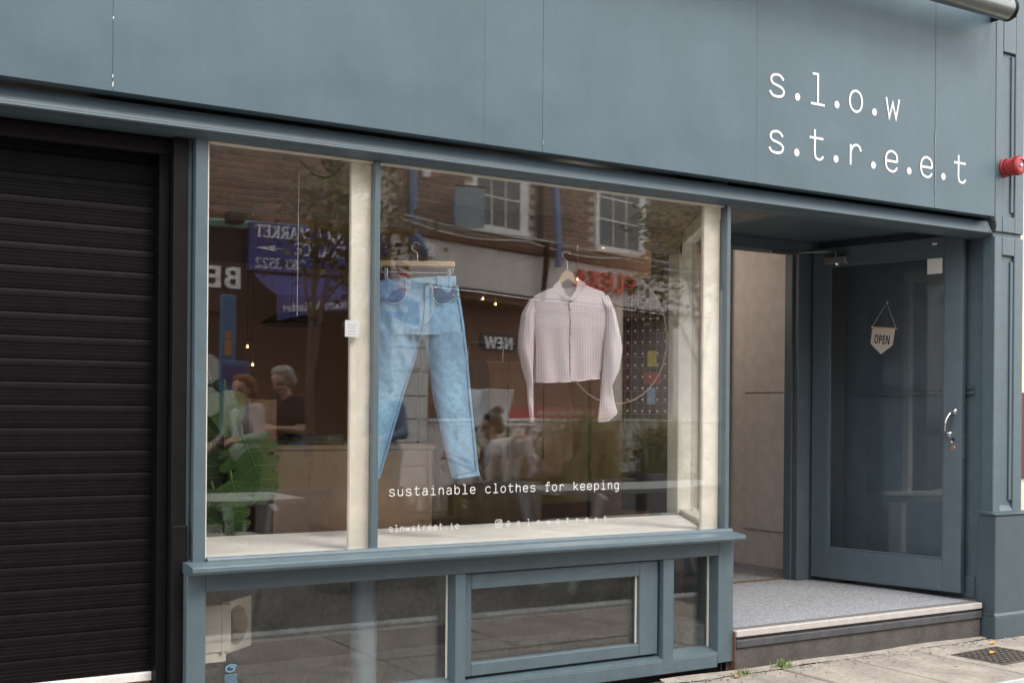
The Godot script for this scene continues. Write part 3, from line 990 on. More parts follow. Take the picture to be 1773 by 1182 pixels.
	for w in [[1.4605, 2.5735, 0.118, 0.5915], [3.7985, 4.0825, 0.118, 0.5915]]:
		part(s, "low_pane", M.new().box(V(w[0], w[2], -0.058), V(w[1], w[3], -0.052), 0), C.glass)
		part(s, "inner_low_pane", M.new().box(V(w[0], w[2], -0.069), V(w[1], w[3], -0.065), 0), C.glass)
		part(s, "pane_bead", bx(w[1] - 0.007, w[1] - 0.001, w[2], w[3], -0.05, -0.038, 0.001), C.aged_cream)
	# the middle one is a hopper sash
	var hs := part(s, "hopper_sash", bx(2.632, 2.668, 0.130, 0.586, -0.05, 0.004), C.blue_trim)
	part(hs, "sash_stile", bx(3.606, 3.718, 0.130, 0.586, -0.05, 0.004), C.blue_trim, true)
	part(hs, "sash_rail", bx(2.668, 3.606, 0.516, 0.586, -0.05, 0.0035), C.blue_trim, true)
	part(hs, "sash_rail", bx(2.668, 3.606, 0.130, 0.186, -0.05, 0.0035), C.blue_trim, true)
	part(hs, "sash_pane", M.new().box(V(2.668, 0.186, -0.034), V(3.606, 0.516, -0.028), 0), C.glass, true)
	part(hs, "inner_sash_pane", M.new().box(V(2.668, 0.186, -0.048), V(3.606, 0.516, -0.044), 0), C.glass, true)
	part(hs, "pane_bead", bx(3.598, 3.605, 0.187, 0.515, -0.026, -0.016, 0.001), C.aged_cream, true)
	# display platform and the splayed side window towards the doorway
	part(s, "display_platform", M.new().prism(p2([1.40, 0.047, 4.12, 0.047, 4.16, 0.07, 4.57, 0.80, 4.545, 0.845, 1.40, 0.845]), V(0, 0, 0), V(1, 0, 0), V(0, 0, -1), 0.668, 0.715), C.platform_paint)
	var T := Transform3D(Basis(V(0.52, 0, -0.853), Vector3.UP, V(0.853, 0, 0.52)), V(4.085, 0, -0.045))
	var side := func(x0: float, x1: float, y0: float, y1: float, z0: float, z1b: float) -> M:
		var m := M.new()
		m.xf = T
		return m.box(V(x0, y0, z0), V(x1, y1, z1b), 0.003)
	part(s, "side_riser", side.call(0.0, 1.17, 0.0, 0.667, 0.01, 0.07), C.lobby_paint)
	part(s, "side_sill", side.call(0.05, 1.17, 0.7155, 0.745, -0.015, 0.09), C.aged_cream)
	part(s, "side_post", bx(4.535, 4.645, 0.7155, 2.2995, -0.95, -0.85, 0.004), C.aged_cream)
	part(s, "side_post", side.call(1.03, 1.17, 0.668, 2.45, 0.0, 0.075), C.lobby_paint)
	part(s, "side_head", side.call(0.03, 1.02, 2.30, 2.375, -0.012, 0.052), C.cream_paint)
	part(s, "side_pane", side.call(0.06, 0.86, 0.745, 2.30, 0.024, 0.030), C.glass)
	part(s, "side_bead", side.call(0.845, 0.86, 0.745, 2.30, 0.031, 0.045), C.black_trim)
	part(s, "side_transom", side.call(0.0, 1.17, 2.4005, 2.76, -0.01, 0.08), C.soffit_paint)
	# doorway recess
	var lob := p2([4.165, 0.001, 6.24, 0.001, 6.24, 1.28, 4.72, 1.28])
	part(s, "doorway_floor", M.new().prism(lob, V(0, 0, 0), V(1, 0, 0), V(0, 0, -1), 0.0, 0.200), C.carpet_edge)
	part(s, "carpet", M.new().prism(p2([4.20, -0.012, 6.10, -0.012, 5.99, 1.255, 4.80, 1.255]), V(0, 0, 0), V(1, 0, 0), V(0, 0, -1), 0.2005, 0.209), C.carpet)
	part(s, "threshold", bx(4.187, 6.10, 0.174, 0.207, 0.020, 0.056, 0.003), C.threshold)
	part(s, "threshold_strip", bx(4.187, 6.10, 0.204, 0.2115, -0.012, 0.0195, 0.001), C.carpet_edge)
	part(s, "step_band", bx(4.187, 6.10, 0.118, 0.158, 0.0, 0.056, 0.004), C.step_paint)
	part(s, "step_gap", bx(4.187, 6.10, 0.158, 0.174, 0.0, 0.040, 0.0), C.step_stone)
	part(s, "step_face", bx(4.187, 6.10, -0.05, 0.118, 0.0, 0.044, 0.004), C.step_stone)
	part(s, "step_end", bx(4.1842, 4.1868, 0.0, 0.200, 0.0, 0.046, 0.0005), C.copper)
	part(s, "doorway_ceiling", bx(4.1, 6.24, 2.45, 2.47, -1.28, -0.02, 0), C.soffit_paint)
	part(s, "doorway_beam", bx(4.17, 6.16, 2.367, 2.45, -0.10, -0.06, 0.003), C.soffit_paint)
	part(s, "dado_rail", M.new().prism(p2([0, 1.432, 0.012, 1.432, 0.02, 1.438, 0.02, 1.444, 0.010, 1.450, 0.012, 1.466, 0.024, 1.470, 0.026, 1.480, 0, 1.484]), V(6.24, 0, 0), V(-1, 0, 0), V(0, 1, 0), 0.115, 1.10), C.lobby_paint)
	part(s, "skirting", bx(6.222, 6.24, 0.20, 0.33, -1.14, -0.10, 0.006), C.lobby_paint)
	# inner doorway
	part(s, "door_jamb", bx(5.80, 6.24, 0.20, 2.45, -1.28, -1.155, 0.004), C.jamb_paint)
	part(s, "door_stop", bx(5.785, 5.7995, 0.20, 2.365, -1.27, -1.20, 0.003), C.jamb_paint)
	part(s, "door_jamb", bx(4.66, 4.78, 0.20, 2.45, -1.28, -1.155, 0.004), C.jamb_paint)
	part(s, "door_head", bx(4.78, 5.80, 2.372, 2.45, -1.28, -1.155, 0.004), C.soffit_paint)
	part(s, "door_strip", bx(4.78, 5.80, 0.2095, 0.215, -1.285, -1.257, 0.001), C.brass)
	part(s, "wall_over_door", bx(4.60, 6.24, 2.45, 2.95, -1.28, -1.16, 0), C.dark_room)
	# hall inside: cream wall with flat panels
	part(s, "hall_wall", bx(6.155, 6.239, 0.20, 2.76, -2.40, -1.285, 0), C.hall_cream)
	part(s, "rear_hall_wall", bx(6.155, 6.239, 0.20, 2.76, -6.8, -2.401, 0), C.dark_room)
	part(s, "hall_panel", bx(6.139, 6.155, 1.464, 2.395, -2.05, -1.29, 0.003), C.hall_cream)
	part(s, "hall_panel", bx(6.139, 6.155, 0.470, 1.456, -2.05, -1.29, 0.003), C.hall_cream)
	part(s, "hall_post", bx(6.06, 6.155, 0.20, 2.76, -2.42, -2.22, 0.004), C.hall_cream)
	part(s, "hall_floor", bx(4.7, 6.155, 0.2, 0.206, -4.0, -1.286, 0), C.carpet)
	# pilaster at the right end
	part(s, "pilaster", bx(6.178, 6.444, 0.0, 4.2, -0.02, 0.046, 0.003), C.blue_trim)
	for y in [[0.735, 2.372], [2.398, 4.1]]:
		part(s, "pilaster_strip", bx(6.176, 6.243, y[0], y[1], 0.0465, 0.064, 0.004), C.blue_trim)
		part(s, "pilaster_strip", bx(6.362, 6.445, y[0], y[1], 0.0465, 0.063, 0.004), C.blue_trim)
	part(s, "pilaster_bead", bx(6.334, 6.3615, 0.80, 2.23, 0.0465, 0.056, 0.004), C.blue_trim)
	part(s, "pilaster_bead", bx(6.334, 6.3615, 2.52, 3.46, 0.0465, 0.056, 0.004), C.blue_trim)
	part(s, "pilaster_block", bx(6.2435, 6.3615, 2.262, 2.371, 0.0465, 0.065, 0.004), C.blue_trim)
	part(s, "pilaster_block", bx(6.2435, 6.3615, 2.399, 2.492, 0.0465, 0.065, 0.004), C.blue_trim)
	part(s, "pilaster_block", bx(6.2435, 6.3615, 3.47, 4.1, 0.0465, 0.065, 0.004), C.blue_trim)
	part(s, "pilaster_sill", along_x(p2([0.0465, 0.735, 0.063, 0.735, 0.063, 0.742, 0.0465, 0.775]), 6.2435, 6.3615), C.blue_trim)
	part(s, "pilaster_base", bx(6.124, 6.46, 0.14, 0.722, 0.0, 0.122, 0.005), C.base_paint)
	part(s, "pilaster_cap", along_x(p2([-0.02, 0.7225, 0.128, 0.7225, 0.13, 0.728, 0.10, 0.738, -0.02, 0.744]), 6.116, 6.464), C.base_paint)
	part(s, "plinth", bx(6.112, 6.47, -0.03, 0.134, -0.01, 0.134, 0.006), C.base_paint)
	part(s, "plinth_moulding", along_x(p2([0.0, 0.1345, 0.1335, 0.1345, 0.123, 0.150, 0.0, 0.150]), 6.114, 6.468), C.base_paint)
	# roller shutter bay on the left
	part(s, "shutter_jamb", bx(1.338, 1.396, -0.05, 2.40, -0.16, -0.028, 0.003), C.black_trim)
	part(s, "shutter_jamb_foot", bx(1.341, 1.40, -0.05, 0.852, -0.0275, -0.016, 0.004), C.black_trim)
	part(s, "shutter_guide", bx(1.296, 1.3375, -0.05, 2.30, -0.16, -0.075, 0.003), C.black_metal)
	part(s, "shutter_box", bx(-2.4, 1.3955, 2.30, 2.41, -0.34, -0.07, 0.004), C.black_trim)
	part(s, "shutter_flashing", bx(-2.4, 1.395, 2.352, 2.356, -0.069, -0.062, 0.001), C.black_metal)
	part(s, "shutter_rear", bx(-2.4, 1.296, -0.05, 2.40, -0.38, -0.30, 0), C.black)
	part(s, "shutter_wall", bx(-3.2, -1.2, -0.05, 2.46, -0.4, 0.02, 0), C.black_trim)
	var sh := part(s, "roller_shutter", bx(-1.2, 1.30, 0.232, 0.268, -0.165, -0.140, 0.004), C.rail_white)
	part(sh, "foot_seal", bx(-1.2, 1.30, 0.0, 0.225, -0.20, -0.17, 0.002), C.black, true)
	var slat := p2([-0.1560, 0.0868, -0.1545, 0.0862, -0.1525, 0.0800, -0.1511, 0.0720, -0.1502, 0.0625, -0.1502, 0.0612])
	for k in 3:      # faint ribs pressed into the lower part
		var yb := 0.048 - 0.014 * k
		slat.append_array(p2([-0.1512, yb + 0.0115, -0.1508, yb + 0.002, -0.1500, yb + 0.001, -0.1508, yb]))
	slat.append_array(p2([-0.1515, 0.003, -0.1545, 0.0, -0.172, 0.0, -0.172, 0.0868]))
	var sm := along_x(slat, -1.2, 1.30).mesh()
	var rib := bx(-1.2, 1.30, 0.0590, 0.0606, -0.156, -0.1492, 0.0006).mesh()
	var y0 := 0.271
	for k in 24:
		var sl := part(sh, "slat", sm, C.black_metal, true)
		sl.position = V(0, y0 + 0.0872 * k, 0)
		var rb := part(sh, "slat_lip", rib, C.black_metal, true)
		rb.position = sl.position
	# the door, hinged at the right jamb and folded back against the side of the recess
	var D := Transform3D(Basis(V(0.2233, 0, 0.9747), Vector3.UP, V(-0.9747, 0, 0.2233)), V(5.907, 0, -1.135))
	var W := 1.032
	var db := func(x0: float, x1: float, y0b: float, y1: float, z0: float, z1b: float, bev := 0.003) -> M:
		var m := M.new()
		m.xf = D
		return m.box(V(x0, y0b, z0), V(x1, y1, z1b), bev)
	var door := part(s, "door", db.call(W - 0.116, W, 0.235, 2.40, -0.046, 0.0), C.door_paint)
	part(door, "door_stile", db.call(0.0, 0.122, 0.235, 2.40, -0.046, 0.0), C.door_paint, true)
	part(door, "door_rail", db.call(0.122, W - 0.116, 2.285, 2.40, -0.046, -0.0005), C.door_paint, true)
	part(door, "door_rail", db.call(0.122, W - 0.116, 0.235, 0.428, -0.046, -0.0005), C.door_paint, true)
	part(door, "door_pane", db.call(0.122, W - 0.116, 0.428, 2.285, -0.027, -0.019, 0.0), C.glass, true)
	for q in [[0.122, 0.134, 0.428, 2.285], [W - 0.128, W - 0.116, 0.428, 2.285], [0.134, W - 0.128, 0.428, 0.440], [0.134, W - 0.128, 2.273, 2.285]]:
		part(door, "glazing_bead", db.call(q[0], q[1], q[2], q[3], -0.017, -0.006, 0.004), C.door_paint, true)
	var dt := func(pts: Array) -> PackedVector3Array:
		var r := PackedVector3Array()
		for p in p3(pts):
			r.append(D * p)
		return r
	part(door, "handle", M.new().tube(smooth3(dt.call([0.985, 1.332, 0.0, 0.982, 1.328, 0.030, 0.976, 1.305, 0.062, 0.968, 1.262, 0.078, 0.960, 1.222, 0.066, 0.954, 1.198, 0.034, 0.953, 1.194, 0.0]), 5), 0.0085, 10), C.chrome, true)
	for q in [[0.985, 1.332], [0.953, 1.194]]:
		part(door, "handle_rose", M.new().lathe(p2([0.0, 0.012, 0.012, 0.012, 0.019, 0.005, 0.020, 0.0]), D * V(q[0], q[1], 0.0), D.basis.z, 14), C.chrome, true)
	part(door, "key_hole", M.new().lathe(p2([0.0, 0.0012, 0.011, 0.0012, 0.012, 0.0]), D * V(0.979, 1.162, 0.0), D.basis.z, 12), C.black, true)
	part(door, "lock_cylinder", M.new().lathe(p2([0.0, 0.008, 0.008, 0.008, 0.012, 0.002, 0.013, 0.0]), D * V(0.966, 1.142, 0.0), D.basis.z, 12), C.steel, true)
	part(door, "escutcheon", M.new().lathe(p2([0.0, 0.004, 0.013, 0.004, 0.016, 0.0]), D * V(0.979, 1.110, 0.0), D.basis.z, 14), C.copper, true)
	part(door, "lock_plate", db.call(W, W + 0.002, 1.05, 1.20, -0.034, -0.012, 0.001), C.steel, true)
	part(door, "closer_body", db.call(0.105, 0.268, 2.292, 2.338, 0.0, 0.045, 0.008), C.steel, true)
	part(door, "closer_cap", db.call(0.2685, 0.282, 2.288, 2.341, 0.0, 0.048, 0.004), C.chrome, true)
	part(door, "closer_valve", M.new().lathe(p2([0.0, 0.018, 0.011, 0.015, 0.013, 0.0]), D * V(0.195, 2.292, 0.022), Vector3.DOWN, 12), C.chrome, true)
	var arm := PackedVector3Array([D * V(0.185, 2.338, 0.022), D * V(0.185, 2.366, 0.022), D * V(0.165, 2.370, 0.03), V(5.74, 2.355, -0.98), V(5.72, 2.362, -1.14)])
	part(door, "closer_arm", M.new().tube(arm, 0.0055, 8), C.steel, true)
	part(door, "frame_bracket", bx(5.55, 5.73, 2.352, 2.3715, -1.165, -1.148, 0.002), C.steel, true)
	part(door, "white_sticker", db.call(0.795, 0.893, 2.178, 2.272, -0.0188, -0.0178, 0.0), C.paper, true)
	part(door, "white_tag", db.call(0.835, 0.867, 2.352, 2.366, 0.0, 0.003, 0.0008), C.paper, true)
	part(s, "hold_back_hook", M.new().tube(smooth3(p3([6.24, 1.378, -0.20, 6.20, 1.380, -0.20, 6.175, 1.372, -0.21, 6.15, 1.366, -0.23]), 4), 0.0035, 8), C.chrome)
	part(s, "hook_plate", M.new().lathe(p2([0.0, 0.012, 0.010, 0.012, 0.016, 0.004, 0.018, 0.0]), V(6.24, 1.38, -0.20), V(-1, 0, 0), 14), C.brass)

func build_neighbour() -> void:
	var o := thing("neighbouring_shop", "pale cream shop wall with green edging at the far right", "shop", V(7.5, 0, 0))
	part(o, "wall", bx(6.4532, 10.5, -0.05, 7.0, -0.3, 0.02, 0.002), C.neighbour_cream)
	part(o, "edging", bx(6.4462, 6.4525, -0.02, 7.0, -0.1, 0.026, 0.002), C.neighbour_green)
	part(o, "red_panel", bx(6.4535, 7.6, 0.93, 1.45, 0.0205, 0.035, 0.004), C.neighbour_red)

# ------------------------------------------------------------------ what hangs and stands in the window
func build_display() -> void:
	# jeans on a clip hanger, turned a little towards the street corner
	var a := deg_to_rad(-28.0)
	var J := V(2.54, 0, -0.30)
	var hg := thing("clip_hanger", "wooden trouser hanger with two metal clips holding the blue jeans", "hanger", J, a)
	part(hg, "bar", M.new().box(V(-0.174, 1.968, -0.008), V(0.174, 1.997, 0.008), 0.007), C.hanger_wood, true)
	var hk := PackedVector3Array([V(0, 1.99, 0), V(0, 2.030, 0), V(-0.006, 2.038, 0), V(-0.024, 2.050, 0), V(-0.022, 2.072, 0), V(-0.004, 2.082, 0), V(0.012, 2.070, 0)])
	part(hg, "hook", M.new().tube(smooth3(hk, 4), 0.0017, 8), C.chrome, true)
	part(hg, "clip_rod", M.new().tube(p3([-0.165, 1.968, 0, -0.165, 1.943, 0, 0.165, 1.943, 0, 0.165, 1.968, 0]), 0.0017, 6), C.chrome, true)
	for x in [-0.143, 0.146]:
		var cl := part(hg, "clip", M.new().box(V(x - 0.0085, 1.908, 0.008), V(x + 0.0085, 1.962, 0.014), 0.002), C.steel, true)
		part(cl, "clip_back", M.new().box(V(x - 0.0085, 1.908, -0.016), V(x + 0.0085, 1.962, -0.010), 0.002), C.steel, true)
	var je := thing("jeans", "light blue washed denim jeans hanging by the waistband in the window", "jeans", J, a)
	var ro := p2([0.176, 1.932, 0.196, 1.831, 0.217, 1.711, 0.234, 1.578, 0.251, 1.392, 0.271, 1.206, 0.291, 1.02])
	var ri := p2([0.031, 1.664, 0.050, 1.550, 0.078, 1.364, 0.117, 1.205, 0.171, 0.99])
	var li := p2([0.027, 1.664, -0.003, 1.549, -0.054, 1.389, -0.106, 1.203, -0.165, 0.99])
	var lo := p2([-0.176, 1.905, -0.187, 1.812, -0.204, 1.653, -0.234, 1.388, -0.267, 1.176, -0.300, 1.02])
	var body := M.new()
	# one closed shell: hips down to the fork, then each leg as a flattened tube
	var ring := func(x0: float, x1: float, y: float, th: float, u: float, slope: float) -> Vector3:
		var c := (x0 + x1) * 0.5
		var h := (x1 - x0) * 0.5
		var an := TAU * u
		var cx := signf(cos(an)) * pow(absf(cos(an)), 0.75)
		var cz := signf(sin(an)) * pow(absf(sin(an)), 0.8)
		var x := c + h * cx
		var wr := 0.0022 * sin(x * 90.0 + y * 40.0) * sin(y * 55.0 + x * 20.0) + 0.004 * sin(y * 38.0 - absf(x - 0.03) * 95.0) * exp(-pow((y - 1.66) / 0.16, 2.0)) + 0.003 * sin(y * 21.0 + x * 45.0) * sin(x * 26.0)
		return V(x, y + slope * (x - c), th * cz + wr)
	var hips := M.new()
	hips.grid(func(u: float, v: float):
		var y := 1.872 - v * (1.872 - 1.655)
		return ring.call(at_y(lo, y), at_y(ro, y), y, 0.040 + 0.028 * v, u, 0.075 * (1.0 - v)), 64, 18, Vector2(2, 0.6))
	for e in [[li, lo, -0.05, -0.10], [ri, ro, 0.05, 0.14]]:
		var inn: PackedVector2Array = e[0]
		var outer: PackedVector2Array = e[1]
		body.grid(func(u: float, v: float):
			var y := 1.668 - v * (1.668 - 1.006)
			var p: float = at_y(inn, y)
			var q: float = at_y(outer, y)
			return ring.call(minf(p, q), maxf(p, q), y, 0.062 - 0.030 * v, u, e[3] * v), 44, 50)
	part(je, "seat", hips, C.denim, true)
	part(je, "legs", body, C.denim_leg, true)
	var band := M.new()
	band.grid(func(u: float, v: float):
		var y := 1.915 - v * 0.047
		return ring.call(-0.179, 0.179, y, 0.042, u, 0.075), 64, 4, Vector2(2, 0.15))
	part(je, "waistband", band, C.denim, true)
	part(je, "inside_waistband", M.new().grid(func(u: float, v: float):
		return ring.call(-0.170, 0.170, 1.913 - v * 0.04, 0.030, u, 0.075), 40, 2), C.denim_dark, true)
	# front surface height, for what is sewn on
	var front := func(x: float, y: float, off := 0.002) -> Vector3:
		var x0: float = at_y(lo, y)
		var x1: float = at_y(ro, y)
		var th := 0.040 + 0.028 * clampf((1.872 - y) / 0.217, 0, 1)
		if y < 1.655:
			var rgt := x > 0.03
			x0 = at_y(ri, y) if rgt else at_y(lo, y)
			x1 = at_y(ro, y) if rgt else at_y(li, y)
			th = 0.062 - 0.030 * clampf((1.668 - y) / 0.662, 0, 1)
		var q := clampf(absf((x - (x0 + x1) * 0.5) / ((x1 - x0) * 0.5)), 0.0, 0.995)
		var cz := pow(sin(acos(pow(q, 1.333))), 0.8)
		return V(x, y, th * cz + off + 0.002)
	var sewn := func(pts: PackedVector2Array, r: float, off := 0.002) -> M:
		var w := PackedVector3Array()
		for p in smooth2(pts, 6):
			w.append(front.call(p.x, p.y, off))
		return M.new().tube(w, r, 5)
	part(je, "fly_seam", sewn.call(p2([0.034, 1.885, 0.036, 1.80, 0.032, 1.735, 0.026, 1.668]), 0.0035), C.seam_dark, true)
	part(je, "fly_stitching", sewn.call(p2([0.072, 1.882, 0.074, 1.80, 0.068, 1.745, 0.050, 1.716, 0.036, 1.706]), 0.0016), C.stitch, true)
	part(je, "fly_stitching", sewn.call(p2([0.066, 1.882, 0.068, 1.80, 0.062, 1.75, 0.046, 1.722]), 0.0014), C.stitch, true)
	for q in [[p2([0.075, 1.886, 0.082, 1.835, 0.104, 1.806, 0.140, 1.808, 0.196, 1.838]), 1.0], [p2([-0.052, 1.868, -0.060, 1.832, -0.088, 1.808, -0.124, 1.806, -0.184, 1.826]), -1.0]]:
		part(je, "pocket_edge", sewn.call(q[0], 0.0042), C.seam_dark, true)
		var q2 := PackedVector2Array()
		for p in q[0]:
			q2.append(p + Vector2(-0.006 * q[1], -0.009))
		part(je, "pocket_stitching", sewn.call(q2, 0.0017), C.stitch, true)
	# the darker pocket bags showing above the pocket edges
	for q in [[p2([0.082, 1.884, 0.090, 1.836, 0.110, 1.812, 0.145, 1.814, 0.190, 1.842, 0.181, 1.885])], [p2([-0.060, 1.868, -0.067, 1.835, -0.092, 1.814, -0.124, 1.812, -0.176, 1.830, -0.178, 1.866])]]:
		var pm := M.new()
		var ix := Geometry2D.triangulate_polygon(q[0])
		for i in range(0, ix.size(), 3):
			var A: Vector2 = q[0][ix[i]]
			var B: Vector2 = q[0][ix[i + 1]]
			var D: Vector2 = q[0][ix[i + 2]]
			pm.tri(front.call(A.x, A.y, 0.0035), front.call(B.x, B.y, 0.0035), front.call(D.x, D.y, 0.0035), V(0, 0, 1), V(0, 0, 1), V(0, 0, 1), A, B, D)
		part(je, "pocket_bag", pm, C.denim_dark, true)
	for x in [-0.128, -0.052, 0.096, 0.150]:
		part(je, "belt_loop", M.new().box(V(x - 0.005, 1.862 + 0.075 * x, front.call(x, 1.865).z + 0.001), V(x + 0.005, 1.918 + 0.075 * x, front.call(x, 1.865).z + 0.006), 0.002), C.denim, true)
	part(je, "waist_button", M.new().lathe(p2([0.0, 0.005, 0.006, 0.004, 0.0085, 0.0]), front.call(0.05, 1.893, 0.004), V(0, 0, 1), 12), C.steel, true)
	for q in [[0.171, 1.838], [0.186, 1.842], [-0.170, 1.828], [0.086, 1.870]]:
		part(je, "rivet", M.new().lathe(p2([0.0, 0.003, 0.003, 0.002, 0.0045, 0.0]), front.call(q[0], q[1], 0.004), V(0, 0, 1), 8), C.chrome, true)
	part(je, "size_label", M.new().box(V(-0.055, 1.886, -0.026), V(0.03, 1.915, -0.022), 0.001), C.paper, true)
	part(je, "care_label", M.new().box(V(-0.02, 1.872, -0.021), V(0.05, 1.896, -0.018), 0.001), C.paper, true)
	# side seams, inseams and hems with their puckered stitching
	for e in [[ro, 0.985, 1.90, -0.012], [lo, 0.985, 1.88, 0.012], [ri, 0.985, 1.655, 0.010], [li, 0.985, 1.655, -0.010]]:
		var pl := PackedVector2Array()
		for k in 46:
			var y: float = e[2] + (1.022 - e[2]) * k / 45.0
			pl.append(Vector2(at_y(e[0], y) + e[3], y))
		var w := PackedVector3Array()
		var rr := []
		for k in pl.size():
			w.append(front.call(pl[k].x, pl[k].y, -0.001))
			rr.append(0.0026 + 0.0014 * float(k % 2))
		part(je, "side_seam" if e[2] > 1.7 else "inside_leg_seam", M.new().tube(w, rr, 5), C.seam_dark, true)
	for e in [[-0.300, -0.165, -0.10], [0.171, 0.291, 0.14]]:
		part(je, "hem", M.new().grid(func(u: float, v: float):
			var x0: float = e[0] + 0.006 * v
			var x1: float = e[1] + 0.004 * v
			var p: Vector3 = ring.call(x0 - 0.001, x1 + 0.001, 1.026 - 0.022 * v, 0.0345, u, e[2])
			p.y += 0.0012 * sin(u * 190.0)
			return p, 80, 3, Vector2(1, 0.1)), C.denim, true)
		var st := PackedVector3Array()
		for k in 25:
			var x: float = e[0] + 0.008 + (e[1] - e[0] - 0.016) * k / 24.0
			st.append(V(x, 1.024 + e[2] * (x - (e[0] + e[1]) * 0.5), front.call(x, 1.03, 0.001).z))
		part(je, "hem_stitching", M.new().tube(st, [0.0012, 0.0022, 0.0012, 0.0022, 0.0012, 0.0022, 0.0012, 0.0022, 0.0012, 0.0022, 0.0012, 0.0022, 0.0012, 0.0022, 0.0012, 0.0022, 0.0012, 0.0022, 0.0012, 0.0022, 0.0012, 0.0022, 0.0012, 0.0022, 0.0012], 5), C.seam_dark, true)

	# blouse on a wooden hanger
	var ab := deg_to_rad(-20.0)
	var B0 := V(3.38, 0, -0.30)
	var h2 := thing("shirt_hanger", "pale wooden shoulder hanger carrying the checked blouse", "hanger", B0, ab)
	var hp := smooth2(p2([-0.11, 1.900, -0.072, 1.925, -0.052, 1.952, -0.032, 1.994, -0.007, 2.010, 0.018, 1.998, 0.038, 1.968, 0.062, 1.945, 0.105, 1.920]), 5)
	hp.append_array(smooth2(p2([0.100, 1.900, 0.055, 1.925, 0.020, 1.956, -0.004, 1.967, -0.030, 1.950, -0.068, 1.906, -0.105, 1.882]), 5))
	part(h2, "shoulder_bar", M.new().prism(hp, V(0, 0, 0), V(1, 0, 0), V(0, 1, 0), -0.007, 0.007), C.hanger_wood, true)
	part(h2, "hook", M.new().tube(smooth3(p3([-0.007, 2.006, 0, -0.007, 2.044, 0, -0.014, 2.060, 0, -0.030, 2.078, 0, -0.024, 2.100, 0, -0.004, 2.106, 0, 0.008, 2.092, 0]), 4), 0.0017, 8), C.chrome, true)
	var bl := thing("blouse", "cropped white blouse woven with rows of black and red dashes, puffed sleeves", "blouse", B0, ab)
	var cloth_uv := func(p: Vector3) -> Vector2: return Vector2((p.x + 0.3 * p.z) / 0.066, -(p.y + 0.0035 * sin(p.x * 26.0 + p.y * 9.0) + 0.0025 * sin(p.x * 61.0) - 0.12 * p.z) / 0.0385)
	var left := p2([-0.070, 1.926, -0.120, 1.908, -0.172, 1.880, -0.196, 1.84, -0.190, 1.76, -0.176, 1.66, -0.172, 1.55, -0.169, 1.451])
	var right := p2([0.066, 1.950, 0.120, 1.928, 0.185, 1.908, 0.206, 1.86, 0.200, 1.78, 0.182, 1.66, 0.174, 1.55, 0.163, 1.476])
	var face := func(x: float, y: float, side: float) -> Vector3:
		var x0 := at_y(left, y)
		var x1 := at_y(right, y)
		var q := clampf(absf((x - (x0 + x1) * 0.5) / maxf(0.01, (x1 - x0) * 0.5)), 0.0, 1.0)
		var th := 0.018 + 0.040 * clampf((1.93 - y) / 0.2, 0.0, 1.0)
		var fold := 0.007 * sin(x * 62.0 + y * 6.0) * clampf((1.80 - y) / 0.3, 0.0, 1.0) + 0.005 * sin(x * 30.0 - y * 24.0)
		return V(x, y, side * (th * pow(1.0 - q * q, 0.45)) + fold)
	var shell := func(side: float) -> M:
		return M.new().grid(func(u: float, v: float):
			var yl := 1.926 - v * (1.926 - 1.451)
			var yr := 1.950 - v * (1.950 - 1.476)
			var x := at_y(left, yl) * (1.0 - u) + at_y(right, yr) * u
			var y := yl * (1.0 - u) + yr * u
			# the neckline dips between the collar points
			var dip := clampf(1.0 - absf(x) / 0.066, 0.0, 1.0) * clampf(1.0 - v * 5.0, 0.0, 1.0)
			y -= (0.068 if side > 0 else 0.016) * pow(dip, 0.8)
			y -= 0.007 * sin(u * PI) * clampf(v * 3.0 - 2.0, 0.0, 1.0)
			var p: Vector3 = face.call(x, clampf(y, 1.44, 1.95), side)
			p.y = y
			return p, 60, 60, Vector2.ONE, cloth_uv)
	part(bl, "front", shell.call(1.0), C.weave, true)
	part(bl, "back", shell.call(-1.0), C.weave, true)
	# puffed sleeves that narrow to a long cuff
	var so_l := p2([-0.205, 1.862, -0.240, 1.784, -0.252, 1.68, -0.253, 1.613, -0.230, 1.514, -0.208, 1.443, -0.202, 1.344, -0.188, 1.256])
	var si_l := p2([-0.140, 1.862, -0.170, 1.784, -0.174, 1.68, -0.174, 1.613, -0.173, 1.514, -0.171, 1.443, -0.168, 1.344, -0.166, 1.256])
	var so_r := p2([0.212, 1.892, 0.240, 1.810, 0.265, 1.695, 0.277, 1.623, 0.264, 1.521, 0.226, 1.440, 0.240, 1.370, 0.254, 1.296, 0.255, 1.256])
	var si_r := p2([0.150, 1.892, 0.190, 1.810, 0.182, 1.695, 0.175, 1.623, 0.169, 1.521, 0.164, 1.440, 0.159, 1.370, 0.152, 1.296, 0.148, 1.256])
